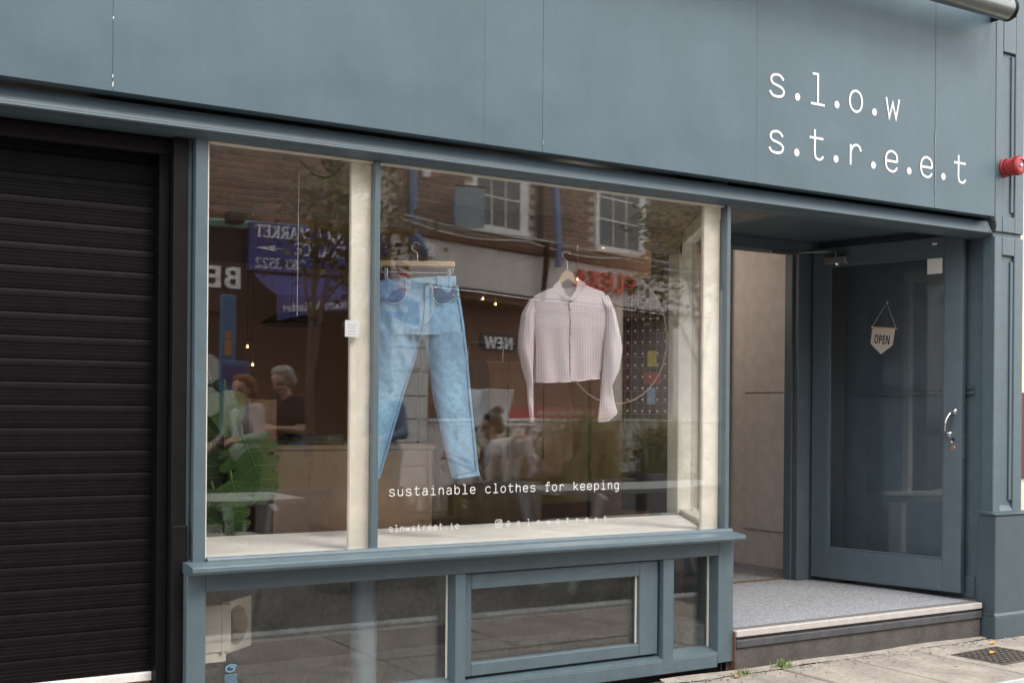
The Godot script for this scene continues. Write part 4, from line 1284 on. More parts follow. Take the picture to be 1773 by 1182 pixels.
	for e in [[si_l, so_l, 1.862, 1.256, -1.0], [si_r, so_r, 1.892, 1.262, 1.0]]:
		var sg: float = e[4]
		part(bl, "sleeve", M.new().grid(func(u: float, v: float):
			var y: float = e[2] + (e[3] - e[2]) * v
			var x0: float = at_y(e[0], y)
			var x1: float = at_y(e[1], y)
			var c := (x0 + x1) * 0.5
			x0 += sg * 0.006 * clampf((v - 0.3) * 4.0, 0.0, 1.0)
			c = (x0 + x1) * 0.5
			var h := absf(x1 - x0) * 0.5
			var an := TAU * u
			var puff := 0.050 * sin(PI * clampf(v * 1.25, 0.0, 1.0)) + 0.014
			var pleat := 0.0035 * sin(an * 9.0 + v * 4.0) * clampf(1.0 - v * 2.4, 0.0, 1.0) + 0.003 * sin(an * 3.0 + v * 17.0)
			var yy := y
			if sg > 0:
				yy += 0.040 * clampf((v - 0.86) * 7.0, 0.0, 1.0) * (1.0 if cos(an) > 0 else -0.1) * absf(cos(an))
			# gathered head folds over the shoulder
			var top := clampf(1.0 - v * 9.0, 0.0, 1.0)
			return V(c + h * cos(an) * (1.0 - 0.25 * top), yy, (puff + pleat) * sin(an) * (1.0 - 0.4 * top) + 0.006), 48, 60, Vector2.ONE, cloth_uv), C.weave, true)
		var cuff := PackedVector3Array()
		for k in 17:
			var an := TAU * k / 16.0
			var y: float = e[3] + 0.02
			var x0: float = at_y(e[0], y)
			var x1: float = at_y(e[1], y)
			cuff.append(V((x0 + x1) * 0.5 + absf(x1 - x0) * 0.5 * cos(an), y + (0.036 * maxf(cos(an), 0.0) if sg > 0 else 0.0), 0.02 * sin(an) + 0.006))
		part(bl, "cuff_seam", M.new().tube(cuff, 0.0018, 5), C.weave_edge, true)
		var sm := PackedVector3Array()
		for k in 14:
			var y: float = 1.86 - 0.38 * k / 13.0
			var x: float = at_y(left if sg < 0 else right, y) - sg * 0.010
			sm.append(face.call(x, y, 1.0) + V(0, 0, 0.003))
		part(bl, "armhole_seam", M.new().tube(sm, 0.0026, 5), C.weave_edge, true)
	# shirt collar: two flat leaves meeting at the front
	for e in [[p2([-0.051, 1.957, -0.082, 1.928, -0.050, 1.888, -0.004, 1.858, 0.0, 1.868, -0.030, 1.900])], [p2([0.042, 1.966, 0.086, 1.948, 0.052, 1.893, 0.004, 1.858, 0.0, 1.868, 0.028, 1.905])]]:
		var cm := M.new()
		var pg: PackedVector2Array = e[0]
		var ix := Geometry2D.triangulate_polygon(pg)
		var ang := 0.9 if pg[0].x < 0 else -0.9
		for i in range(0, ix.size(), 3):
			var q := []
			var uvs := []
			for j in 3:
				var p: Vector2 = pg[ix[i + j]]
				var pr := p.rotated(ang)
				q.append(V(p.x, p.y, 0.052 - 0.5 * absf(p.x)))
				uvs.append(Vector2(pr.x / 0.066, -pr.y / 0.0385))
			cm.tri(q[0], q[1], q[2], V(0, 0.2, 1), V(0, 0.2, 1), V(0, 0.2, 1), uvs[0], uvs[1], uvs[2])
		part(bl, "collar", cm, C.weave, true)
		var edge := PackedVector3Array()
		for p in pg:
			edge.append(V(p.x, p.y, 0.0525 - 0.5 * absf(p.x)))
		part(bl, "collar_edge", M.new().tube(edge, 0.0012, 5), C.weave_edge, true)
	var pk := PackedVector3Array()
	for k in 20:
		var y := 1.855 - 0.378 * k / 19.0
		pk.append(face.call(-0.003 + 0.0015 * sin(y * 40.0), y, 1.0) + V(0, 0, 0.003))
	part(bl, "button_placket", M.new().tube(pk, 0.0022, 5), C.weave_edge, true)
	for y in [1.815, 1.750, 1.690, 1.628, 1.575, 1.515]:
		part(bl, "button", M.new().lathe(p2([0.0, 0.003, 0.0035, 0.0026, 0.0045, 0.0]), face.call(-0.003, y, 1.0) + V(0, 0, 0.005), V(0, 0, 1), 10), C.button, true)
	var hm := PackedVector3Array()
	for k in 24:
		var u := k / 23.0
		var x := -0.169 + 0.332 * u
		var y := 1.452 + 0.025 * u - 0.007 * sin(u * PI)
		var p: Vector3 = face.call(x, 1.49, 1.0)
		hm.append(V(x, y, p.z + 0.001))
	part(bl, "hem", M.new().tube(hm, 0.0028, 5), C.weave, true)
	# hoop behind the blouse
	var hoop := PackedVector3Array()
	for k in 49:
		var an := TAU * k / 48.0
		hoop.append(V(3.895 + 0.352 * cos(an), 1.715 + 0.36 * sin(an), -0.60))
	tag(_top("hoop", M.new().tube(hoop, 0.0044, 8, false), C.hoop_wood), "thin pale hoop hanging behind the checked blouse", "hoop")
	# notice on the glass beside the pale post
	var no := thing("window_notice", "small white paper notice stuck on the glass by the pale post", "notice", V(2.094, 1.65, -0.024))
	part(no, "sheet", bx(2.062, 2.127, 1.616, 1.686, -0.0255, -0.0235, 0), C.notice_paper)
	var bars := M.new()
	for k in 4:
		bars.quad(V(2.074, 1.668 - 0.013 * k, -0.0232), V(2.112 - 0.006 * (k % 2), 1.668 - 0.013 * k, -0.0232), V(2.112 - 0.006 * (k % 2), 1.6655 - 0.013 * k, -0.0232), V(2.074, 1.6655 - 0.013 * k, -0.0232), V(0, 0, 1))
	part(no, "printed_lines", bars, C.print_grey)
	# a thread with a plug, and a drooping wire, under the head of the left window
	var th := thing("hanging_thread", "thin thread hanging down the middle of the left window", "thread", V(1.89, 2.33, -0.12))
	part(th, "thread", M.new().tube(p3([1.89, 2.345, -0.12, 1.888, 2.0, -0.12, 1.886, 1.70, -0.12]), 0.0010, 6), C.plastic_grey)
	part(th, "ceiling_eye", M.new().lathe(p2([0.0, 0.016, 0.004, 0.012, 0.004, 0.0]), V(1.89, 2.338, -0.12), Vector3.UP, 8), C.black)
	tag(_top("drooping_wire", M.new().tube(smooth3(p3([1.90, 2.365, -0.15, 1.93, 2.335, -0.15, 1.975, 2.305, -0.15, 2.03, 2.30, -0.15, 2.075, 2.325, -0.15]), 6), 0.003, 6), C.black), "black wire sagging between two points at the top of the left window", "wire")
	var dc := thing("dome_camera", "black dome camera under the head of the left window", "camera", V(2.05, 2.35, -0.08))
	part(dc, "dome", M.new().lathe(p2([0.0, -0.046, 0.022, -0.040, 0.038, -0.024, 0.043, 0.0]), V(2.035, 2.358, -0.11), Vector3.UP, 18), C.black)
	part(dc, "base", M.new().lathe(p2([0.043, 0.0, 0.047, 0.004, 0.047, 0.018]), V(2.035, 2.358, -0.11), Vector3.UP, 18), C.black)

func _top(called: String, m, material: Material) -> MeshInstance3D:
	var o := MeshInstance3D.new()
	o.name = named(called)
	o.mesh = m.mesh() if m is M else m
	o.material_override = material
	add_child(o)
	return o

# ------------------------------------------------------------------ inside the shop
func leaf_mesh(size: float, cuts: int, droop: float) -> M:
	var m := M.new()
	# outline: half width at t along the midrib (0 stalk, 1 tip)
	var wid := func(t: float) -> float: return 0.52 * pow(sin(PI * pow(clampf(t, 0.0, 1.0), 0.62)), 0.75) * (1.0 - 0.25 * t)
	var P := func(x: float, t: float) -> Vector3:
		var r := absf(x)
		return V(x, -t + 0.16 * r * r - (0.10 if t < 0.05 else 0.0) * r, -droop * t * t - 0.35 * r * r + 0.06 * r) * size
	for sg in [-1.0, 1.0]:
		m.grid(func(u: float, v: float):
			var t := v
			return P.call(sg * u * wid.call(t) * (0.50 if cuts > 0 else 1.0), t), 4, 20)
		if cuts == 0:
			continue
		for k in cuts:
			var t0 := float(k) / cuts
			var t1 := float(k + 1) / cuts
			m.grid(func(u: float, v: float):
				var gap := 0.38 * u
				var t := t0 + (t1 - t0) * (gap * 0.5 + v * (1.0 - gap)) + 0.05 * u
				var tip := 1.0 - 0.22 * u * pow(absf(v * 2.0 - 1.0), 2.0)
				return P.call(sg * wid.call(minf(t0 + (t1 - t0) * v, 1.0)) * (0.49 + 0.51 * u * tip), t), 4, 5)
	return m

func _vein(t0: float, sg: float, size: float) -> MeshInstance3D:
	var pts := PackedVector3Array()
	for k in 5:
		var x := sg * 0.09 * k
		var t := t0 + 0.035 * k
		var q := absf(x)
		pts.append(V(x, -t + 0.16 * q * q, -0.18 * t * t - 0.35 * q * q + 0.06 * q + 0.004) * size)
	var o := MeshInstance3D.new()
	o.name = "side_vein"
	o.mesh = M.new().tube(pts, [0.0022, 0.002, 0.0017, 0.0014, 0.0008], 5).mesh()
	o.material_override = C.leaf_vein
	return o

func build_inside() -> void:
	# monstera in a pot behind the platform
	var pl := thing("monstera_plant", "leafy green monstera with split leaves in the left window", "potted plant", V(1.95, 0.2, -1.14))
	part(pl, "pot", M.new().lathe(p2([0.0, 0.0, 0.11, 0.0, 0.15, 0.30, 0.162, 0.30, 0.162, 0.33, 0.145, 0.33, 0.135, 0.28, 0.0, 0.28]), V(1.95, 0.2, -1.14), Vector3.UP, 22), C.planter_grey)
	# stalk end, direction of the tip, way the leaf faces, size, cuts, tone
	var lv := [
		[V(1.86, 1.40, -0.97), V(0.15, -1, 0.15), V(0.25, 0.25, 1), 0.24, 0, "leaf_light"],
		[V(1.93, 1.19, -0.93), V(0.42, -1, 0.1), V(0.05, 0.35, 1), 0.36, 5, "leaf_green"],
		[V(1.80, 1.33, -1.0), V(-0.55, -0.8, 0.1), V(-0.2, 0.3, 1), 0.27, 4, "leaf_green"],
		[V(1.87, 1.06, -0.98), V(-0.25, -1, 0.1), V(-0.1, 0.4, 1), 0.30, 5, "leaf_deep"],
		[V(1.87, 0.98, -0.90), V(0.20, -1, 0.1), V(0.1, 0.4, 1), 0.24, 5, "leaf_green"],
		[V(2.03, 1.07, -1.0), V(0.55, -0.8, 0.1), V(0.3, 0.3, 1), 0.20, 4, "leaf_green"],
		[V(1.80, 0.93, -0.95), V(-0.3, -1, 0.1), V(-0.2, 0.5, 1), 0.24, 4, "leaf_green"],
		[V(1.90, 0.83, -0.93), V(0.25, -1, 0.1), V(0.2, 0.4, 1), 0.17, 3, "leaf_deep"],
		[V(1.81, 1.45, -1.05), V(0.3, -0.9, 0.1), V(0, 0.4, 1), 0.17, 3, "leaf_deep"],
		[V(1.76, 1.17, -1.0), V(-0.2, -1, 0.0), V(-0.3, 0.2, 1), 0.25, 4, "leaf_deep"],
	]
	var shapes := {}
	for q in lv:
		var key := "%d_%d" % [int(q[4]), int(q[3] * 1000)]
		var y: Vector3 = -(q[1] as Vector3).normalized()
		var z: Vector3 = (q[2] as Vector3).slide(y).normalized()
		var bs := Basis(y.cross(z), y, z)
		if not shapes.has(key):
			shapes[key] = leaf_mesh(q[3], q[4], 0.18).mesh()
		var lf := part(pl, "leaf", shapes[key], C[q[5]], true)
		lf.transform = Transform3D(bs, q[0] - pl.position)
		var vein := PackedVector3Array()
		for k in 9:
			var t := k / 8.0
			vein.append(V(0, -t, -0.18 * t * t + 0.006) * q[3])
		if q[4] > 0:
			for k in int(q[4]):
				for sg in [-1.0, 1.0]:
					var t0: float = (k + 0.25) / float(q[4])
					lf.add_child(_vein(t0, sg, q[3]), true)
		part(lf, "midrib", M.new().tube(vein, [0.004, 0.004, 0.0035, 0.003, 0.003, 0.0025, 0.002, 0.0015, 0.001], 5), C.leaf_vein, true)
		var e: Vector3 = q[0]
		part(pl, "stalk", M.new().tube(smooth3(PackedVector3Array([V(1.95, 0.46, -1.14), V(1.95 * 0.6 + e.x * 0.4, (e.y + 0.46) * 0.5, -1.13), e + V(0, 0.02, -0.03), e]), 5), 0.006, 7), C.stem)
	# counter and what lies on it
	var co := thing("counter", "plain brown wooden sales counter behind the window platform", "counter", V(2.58, 0.2, -1.3))
	part(co, "front_panel", bx(2.135, 3.022, 0.2, 1.105, -1.075, -1.05, 0.003), C.counter_wood)
	part(co, "side_panel", bx(2.14, 2.165, 0.2, 1.105, -1.60, -1.0755, 0.003), C.counter_wood)
	part(co, "side_panel", bx(2.995, 3.02, 0.2, 1.105, -1.60, -1.0755, 0.003), C.counter_wood)
	part(co, "top", bx(1.99, 3.035, 1.1055, 1.132, -1.62, -1.04, 0.004), C.counter_wood)
	var kb := thing("cardboard_box", "brown cardboard carton standing at the left end of the counter", "box", V(2.1, 1.132, -1.3))
	part(kb, "box", bx(2.03, 2.175, 1.1325, 1.36, -1.42, -1.12, 0.003), C.kraft)
	part(kb, "tape", bx(2.085, 2.12, 1.3605, 1.3615, -1.42, -1.12, 0.0), C.counter_wood)
	var fg := thing("folded_clothes", "black clothes laid in a flat pile on the brown counter", "clothes", V(2.36, 1.132, -1.15))
	for k in 3:
		part(fg, "garment", M.new().grid(func(u: float, v: float):
			var a := TAU * u
			var r := 0.165 - 0.012 * k
			return V(2.37 + 0.01 * k + r * signf(cos(a)) * pow(absf(cos(a)), 0.5), 1.1335 + 0.016 * k + 0.018 * sin(PI * v) + 0.004 * sin(a * 5.0 + k), -1.17 + 0.11 * signf(sin(a)) * pow(absf(sin(a)), 0.5)) if v < 0.5 else V(2.37 + r * (1.0 - (v - 0.5) * 2.0) * cos(a), 1.151 + 0.016 * k + 0.004 * sin(a * 3.0), -1.17 + 0.11 * (1.0 - (v - 0.5) * 2.0) * sin(a)), 40, 10), C.cloth_black)
	# low black lamp shade
	var la := thing("pendant_lamp", "wide black pendant lampshade hanging inside behind the left window", "lamp", V(2.98, 1.88, -3.0))
	part(la, "shade", M.new().lathe(p2([0.015, 0.11, 0.05, 0.095, 0.14, 0.06, 0.215, 0.01, 0.222, 0.0, 0.21, 0.004, 0.13, 0.05, 0.03, 0.09]), V(2.98, 1.875, -3.0), Vector3.UP, 28), C.black)
	part(la, "cable", M.new().tube(p3([2.98, 1.98, -3.0, 2.98, 2.77, -3.0]), 0.003, 6), C.black)
	# small lit bulbs
	var bulbs := [V(2.674, 1.722, -3.0), V(2.781, 1.612, -3.2), V(4.456, 2.136, -3.0), V(4.624, 2.112, -3.1), V(5.25, 2.53, -2.6), V(4.95, 2.26, -2.5)]
	var where := ["left of the pair by the lampshade", "lower right of the pair by the lampshade", "left of the pair over the clothes rail", "right of the pair over the clothes rail", "highest of all", "just over the wire board"]
	for i in bulbs.size():
		var p: Vector3 = bulbs[i]
		var b := thing("hanging_bulb", "small lit bulb on a cord, " + where[i], "bulb", p, 0.0, "small lit bulbs inside the shop")
		part(b, "bulb", M.new().lathe(p2([0.0, -0.008, 0.005, -0.006, 0.0075, 0.0, 0.005, 0.007, 0.0035, 0.0105]), p, Vector3.UP, 12), C.bulb)
		part(b, "holder", M.new().lathe(p2([0.004, 0.0108, 0.005, 0.025, 0.002, 0.045]), p, Vector3.UP, 10), C.black)
		part(b, "cord", M.new().tube(PackedVector3Array([p + V(0, 0.045, 0), V(p.x, 2.77, p.z)]), 0.0012, 5), C.black)
		var l := OmniLight3D.new()
		l.name = "bulb_light"
		l.light_color = Color(1.0, 0.95, 0.88)
		l.light_energy = 0.11 if i >= 4 else 0.02
		l.light_size = 0.007
		l.omni_range = 12.0
		l.omni_attenuation = 2.0
		l.shadow_enabled = true
		b.add_child(l)
	# clothes rail with a dark jacket and a tan coat
	var cr := thing("clothes_rail", "black metal clothes rail standing inside behind the blouse", "clothes rail", V(4.1, 0.2, -2.0))
	part(cr, "rail", M.new().tube(p3([3.45, 1.74, -2.05, 4.75, 1.74, -2.05]), 0.012, 8), C.black_metal)
	for x in [3.45, 4.75]:
		part(cr, "upright", M.new().tube(PackedVector3Array([V(x, 0.22, -2.05), V(x, 1.74, -2.05)]), 0.012, 8), C.black_metal)
		part(cr, "foot", M.new().tube(PackedVector3Array([V(x, 0.215, -2.3), V(x, 0.215, -1.8)]), 0.012, 8), C.black_metal)
	for q in [["coat", "tan coat on a hanger on the rail beside the blouse", 4.06, "cloth_tan", "coat", 1.0], ["jacket", "black jacket hanging on the rail between jeans and tan coat", 3.80, "cloth_black", "jacket", 0.85], ["coat", "dusky pink coat on the rail, half behind the blouse", 4.33, "cloth_pink", "coat", 1.0]]:
		if not C.has("cloth_pink"):
			mat("cloth_pink", 0.24, 0.115, 0.10, 0.9)
		var k: float = q[5]
		var gc := thing(q[0], q[1], q[4], V(q[2], 0.9, -2.05), 0.0, "clothes on the rail")
		var bn := [[V(-0.12, 0.70, 0), V(0.12, 0.70, 0), 0.035, 0.035], [V(-0.09, 0.62, 0), V(-0.11, 0.05 + 0.3 * (1 - k), 0), 0.085, 0.09], [V(0.09, 0.62, 0), V(0.11, 0.05 + 0.3 * (1 - k), 0), 0.085, 0.09], [V(0.0, 0.62, 0), V(0.0, 0.05 + 0.3 * (1 - k), 0), 0.09, 0.09],
			[V(-0.17, 0.68, 0), V(-0.225, 0.42, 0.02), 0.045, 0.045], [V(-0.225, 0.42, 0.02), V(-0.215, 0.12, 0.05), 0.044, 0.038], [V(0.17, 0.68, 0), V(0.225, 0.42, 0.02), 0.045, 0.045], [V(0.225, 0.42, 0.02), V(0.215, 0.12, 0.05), 0.044, 0.038]]
		var gm := body_shape(M.new(), bn, 0.018, 0.02)
		var g := part(gc, "body", gm, C[q[3]], true)
		g.scale = V(1, 1, 0.7)
		part(gc, "hanger_hook", M.new().tube(p3([0, 0.72, 0, 0, 0.80, 0, 0.0, 0.845, 0.01, 0.0, 0.855, -0.01]), 0.003, 6), C.chrome, true)
		part(gc, "lapel_seam", M.new().tube(p3([0.02, 0.72, 0.045, 0.0, 0.5, 0.070, 0.0, 0.1, 0.070]), 0.004, 5), C.cloth_black, true)
	# dark display board with a wire grid, pegs and cards, at the back of the window
	var yaw := deg_to_rad(-72.0)
	var wg := thing("wire_display_board", "dark board with a wire grid, pale pegs and coloured cards", "display board", V(4.615, 1.27, -1.02), 0.0)
	var U := V(-0.309, 0, -0.951)
	var Nn := V(-0.951, 0, 0.309)
	var Tb := Transform3D(Basis(-U, Vector3.UP, -U.cross(Vector3.UP)), wg.position)
	var gb := func(x0: float, x1: float, ya: float, yb: float, z0: float, z1: float) -> M:
		var m := M.new()
		m.xf = Tb
		return m.box(V(-x1, ya, z0), V(-x0, yb, z1), 0.001)
	if Tb.basis.z.dot(Nn) < 0.0:
		Tb = Transform3D(Basis(-U, Vector3.UP, U.cross(Vector3.UP)), wg.position)
	part(wg, "board", gb.call(0.0, 0.36, -0.56, 0.86, -0.02, -0.008), C.black)
	for k in 12:
		part(wg, "cross_wire", gb.call(0.005, 0.35, 0.03 + 0.07 * k, 0.0325 + 0.07 * k, 0.0, 0.0025), C.steel)
	for k in 8:
		part(wg, "upright_wire", gb.call(0.01 + 0.046 * k, 0.0125 + 0.046 * k, 0.0, 0.84, -0.003, -0.0005), C.steel)
	for j in 11:
		for i in 6:
			part(wg, "peg", gb.call(0.028 + 0.055 * i, 0.039 + 0.055 * i, 0.043 + 0.07 * j, 0.056 + 0.07 * j, 0.003, 0.012), C.paper)
	part(wg, "yellow_card", gb.call(0.10, 0.165, 0.32, 0.415, 0.004, 0.007), C.yellow_card)
	part(wg, "red_card", gb.call(0.065, 0.19, 0.215, 0.285, 0.004, 0.007), C.strip_red)
	part(wg, "blue_card", gb.call(0.105, 0.165, 0.09, 0.19, 0.004, 0.007), C.blue_card)
	# below the platform, seen through the low windows
	var du := thing("duct_end", "off-white square duct with a round flared mouth behind the low left window", "duct", V(1.58, 0.4, -0.27))
	part(du, "duct", bx(1.30, 1.640, 0.305, 0.502, -0.42, -0.20, 0.004), C.duct_white)
	part(du, "bracket", bx(1.30, 1.622, 0.262, 0.304, -0.40, -0.21, 0.003), C.duct_white)
	var fr := M.new()
	fr.xf = Transform3D(Basis(Vector3.UP, -0.86), V(1.690, 0.40, -0.275)) * Transform3D(Basis(), -V(1.690, 0.40, -0.31))
	for k in 32:
		var a := TAU * k / 32.0
		var b := TAU * (k + 1) / 32.0
		var sq := func(t: float) -> Vector3:
			var c := cos(t)
			var s := sin(t)
			var mx := maxf(absf(c), absf(s))
			return V(1.690, 0.40 + 0.107 * s / mx, -0.31 + 0.118 * c / mx)
		var ci := func(t: float) -> Vector3: return V(1.690, 0.40 + 0.082 * sin(t), -0.31 + 0.088 * cos(t))
		var ti := func(t: float) -> Vector3: return V(1.60, 0.40 + 0.076 * sin(t), -0.31 + 0.080 * cos(t))
		fr.quad(sq.call(a), ci.call(a), ci.call(b), sq.call(b), V(1, 0, 0))
		fr.quad(ci.call(a), ti.call(a), ti.call(b), ci.call(b), V(0, -sin(a), -cos(a)))
		fr.quad(sq.call(a), sq.call(a) - V(0.03, 0, 0), sq.call(b) - V(0.03, 0, 0), sq.call(b), V(0, sin(a), cos(a)))
	part(du, "flared_mouth", fr, C.duct_white)
	var ins := M.new()
	ins.xf = fr.xf
	part(du, "inside", ins.disc(V(1.62, 0.40, -0.31), V(0, 0.079, 0), V(0, 0, 0.083), 24), C.planter_grey)
	tag(_top("cellar_column", M.new().lathe(p2([0.058, 0.0, 0.058, 1.16]), V(2.262, -0.5, -0.25), Vector3.UP, 28), C.column_blue), "round blue-grey column behind the low left window", "column")
	var st := thing("glass_sticker", "small pale blue round sticker with lines under it on the low left pane", "sticker", V(1.60, 0.2, -0.05))
	var sp := PackedVector2Array()
	for k in 30:
		var a := 0.4 + TAU * 1.25 * k / 29.0
		sp.append(Vector2(cos(a) * 0.026, sin(a) * 0.017) * (1.0 - 0.6 * k / 29.0))
	part(st, "swirl", M.new().ribbon(sp, 0.007, V(1.590, 0.266, -0.0512), V(1, 0, 0), V(0, 1, 0)), C.sticker_blue)
	var ln := M.new()
	for k in 5:
		ln.quad(V(1.564, 0.243 - 0.008 * k, -0.0512), V(1.616, 0.243 - 0.008 * k, -0.0512), V(1.616, 0.2395 - 0.008 * k, -0.0512), V(1.564, 0.2395 - 0.008 * k, -0.0512), V(0, 0, 1))
	part(st, "printed_lines", ln, C.sticker_blue)

# ------------------------------------------------------------------ things fixed to the front or lying before it
func build_fittings() -> void:
	var al := thing("alarm_sounder", "round red alarm sounder on the right-hand pilaster", "alarm", V(6.262, 2.78, 0.047))
	part(al, "base", M.new().lathe(p2([0.0, 0.0, 0.054, 0.0, 0.055, 0.004, 0.055, 0.030, 0.052, 0.034]), V(6.262, 2.78, 0.047), V(0, 0, 1), 28), C.alarm_red)
	part(al, "body", M.new().lathe(p2([0.046, 0.0342, 0.046, 0.050, 0.052, 0.054, 0.053, 0.118, 0.048, 0.130, 0.036, 0.133, 0.034, 0.126, 0.0, 0.126]), V(6.262, 2.78, 0.047), V(0, 0, 1), 28), C.alarm_red)
	for k in 24:
		var a := TAU * k / 24.0
		var c := V(6.262 + 0.053 * cos(a), 2.78 + 0.053 * sin(a), 0.047)
		part(al, "rib", M.new().tube(PackedVector3Array([c + V(0, 0, 0.095), c + V(0, 0, 0.124)]), 0.0035, 5), C.alarm_red)
	part(al, "centre", M.new().lathe(p2([0.0, 0.134, 0.010, 0.133, 0.013, 0.127]), V(6.262, 2.78, 0.047), V(0, 0, 1), 14), C.steel)
	var ro := thing("awning_roller", "grey metal awning roller along the top right of the fascia", "awning", V(5.0, 3.55, 0.28))
	part(ro, "roller", M.new().lathe(p2([0.0, 0.0, 0.062, 0.0, 0.064, 0.003, 0.064, 3.2, 0.0, 3.2]), V(5.985, 3.614, 0.28), V(-1, 0, 0), 36), C.roller_metal)
	part(ro, "end_cap", M.new().lathe(p2([0.066, -0.012, 0.066, 0.014]), V(5.985, 3.614, 0.28), V(-1, 0, 0), 36), C.black_metal)
	part(ro, "end_plate", M.new().lathe(p2([0.0, -0.006, 0.058, -0.006, 0.066, -0.012]), V(5.985, 3.614, 0.28), V(-1, 0, 0), 36), C.roller_metal)
	part(ro, "front_bar", bx(2.8, 5.97, 3.664, 3.684, 0.335, 0.352, 0.003), C.black_metal)
	part(ro, "bracket", bx(6.00, 6.085, 3.590, 3.604, 0.25, 0.268, 0.002), C.black_metal)
	part(ro, "bracket_arm", bx(6.070, 6.084, 3.605, 3.74, 0.05, 0.268, 0.002), C.black_metal)
	var cb := thing("loose_cable", "two black cables looping out under the right end of the fascia", "cable", V(6.12, 2.43, 0.08))
	for q in [[0.0, 6.118, 6.140], [1.0, 6.083, 6.128]]:
		part(cb, "cable", M.new().tube(smooth3(p3([q[1] - 0.06, 2.478, 0.07, q[1], 2.474, 0.088, q[2], 2.448, 0.092, q[2] + 0.008, 2.415, 0.088, q[2] + 0.003, 2.385, 0.080]), 5), 0.0055, 7), C.black)
	# pennant hanging on the door glass
	var D := Transform3D(Basis(V(0.2233, 0, 0.9747), Vector3.UP, V(-0.9747, 0, 0.2233)), V(5.907, 0, -1.135))
	var pe := thing("open_pennant", "small cream cloth pennant reading OPEN, hung on the door glass", "sign", D * V(0.5, 1.8, 0.0))
	pe.transform = Transform3D(D.basis * Basis(Vector3.BACK, deg_to_rad(-6.0)), D * V(0.510, 1.86, 0.0))
	var clo := M.new()
	var pg := p2([-0.077, 0.0, 0.080, 0.0, 0.074, -0.105, 0.0, -0.168, -0.080, -0.105])
	part(pe, "cloth", clo.prism(pg, V(0, 0, -0.008), V(1, 0, 0), V(0, 1, 0), 0.0, 0.0015), C.canvas, true)
	part(pe, "rod", M.new().tube(p3([-0.086, 0.0, -0.006, 0.092, 0.0, -0.006]), 0.0045, 8), C.hanger_wood, true)
	part(pe, "string", M.new().tube(p3([-0.080, 0.002, -0.006, 0.0, 0.158, -0.014, 0.086, 0.002, -0.006]), 0.0018, 5), C.canvas, true)
	part(pe, "hook", M.new().lathe(p2([0.0, 0.007, 0.008, 0.005, 0.009, 0.0]), V(0.0, 0.160, -0.0185), V(0, 0, 1), 10), C.steel, true)
	text_mesh(pe, "lettering", "OPEN", V(-0.002, -0.074, -0.0058), 0.106, 0.056, 0.001, 0.0, C.black, "Droid Sans", 700, false, true)
	# drain cover
	var dr := thing("drain_cover", "square studded iron drain cover in the pavement", "drain cover", V(5.73, 0, 0.45))
	var dy := deg_to_rad(4.0)
	dr.rotation.y = dy
	part(dr, "frame", M.new().box(V(-0.215, -0.03, -0.165), V(0.215, 0.0035, 0.165), 0.002), C.iron, true)
	part(dr, "plate", M.new().box(V(-0.198, -0.03, -0.148), V(0.198, 0.005, 0.148), 0.001), C.iron, true)
	var stud := M.new().box(V(-0.0165, 0.0051, -0.0125), V(0.0165, 0.0115, 0.0125), 0.003).mesh()
	for j in 7:
		for i in 8:
			var sd := part(dr, "stud", stud, C.iron, true)
			sd.position = V(-0.170 + 0.0486 * i, 0, -0.125 + 0.0417 * j)
	# weeds by the wall
	for q in [["green tuft of weeds at the foot of the dark step", V(4.47, 0.0, 0.10), 70, 0.055], ["low green weeds at the corner of the window riser", V(4.17, 0.0, 0.115), 60, 0.035]]:
		var wd := thing("weed_tuft", q[0], "weeds", q[1])
		var gm := M.new()
		for k in q[2]:
			var a := rng.randf() * TAU
			var b := V(rng.randfn(0, 0.035), 0, rng.randfn(0, 0.018))
			var h: float = q[3] * rng.randf_range(0.3, 1.0)
			var d := V(cos(a), 0, sin(a)) * h * rng.randf_range(0.2, 0.9)
			var w := V(-sin(a), 0, cos(a)) * rng.randf_range(0.002, 0.004)
			gm.tri(b - w, b + w, b + d * 0.6 + V(0, h * 0.8, 0), V(0, 0.6, 1), V(0, 0.6, 1), V(0, 0.6, 1))
			gm.tri(b + d * 0.3 + V(0, h * 0.4, 0) - w, b + d * 0.3 + V(0, h * 0.4, 0) + w, b + d + V(0, h, 0), V(0, 1, 0.6), V(0, 1, 0.6), V(0, 1, 0.6))
		stuff(part(wd, "blade", gm, C.grass, true))
	for q in [["dry brown leaf lying on the drain cover", V(5.68, 0.016, 0.44)], ["dry leaf on the cement behind the drain cover", V(5.98, 0.005, 0.22)], ["dry leaf by the weeds near the window corner", V(4.10, 0.004, 0.16)], ["dry leaf on the pavement under the pilaster", V(6.42, 0.005, 0.20)]]:
		var lm := M.new()
		lm.grid(func(u: float, v: float):
			var w := 0.016 * sin(PI * pow(v, 0.8))
			return V((u - 0.5) * 2.0 * w, 0.004 + 0.010 * absf(u - 0.5) + 0.004 * sin(v * 5.0), (v - 0.5) * 0.05), 4, 8)
		var lo := _top("fallen_leaf", lm, C.autumn_leaf)
		lo.position = q[1]
		lo.rotation.y = rng.randf() * TAU
		tag(lo, q[0], "leaf", "fallen leaves")

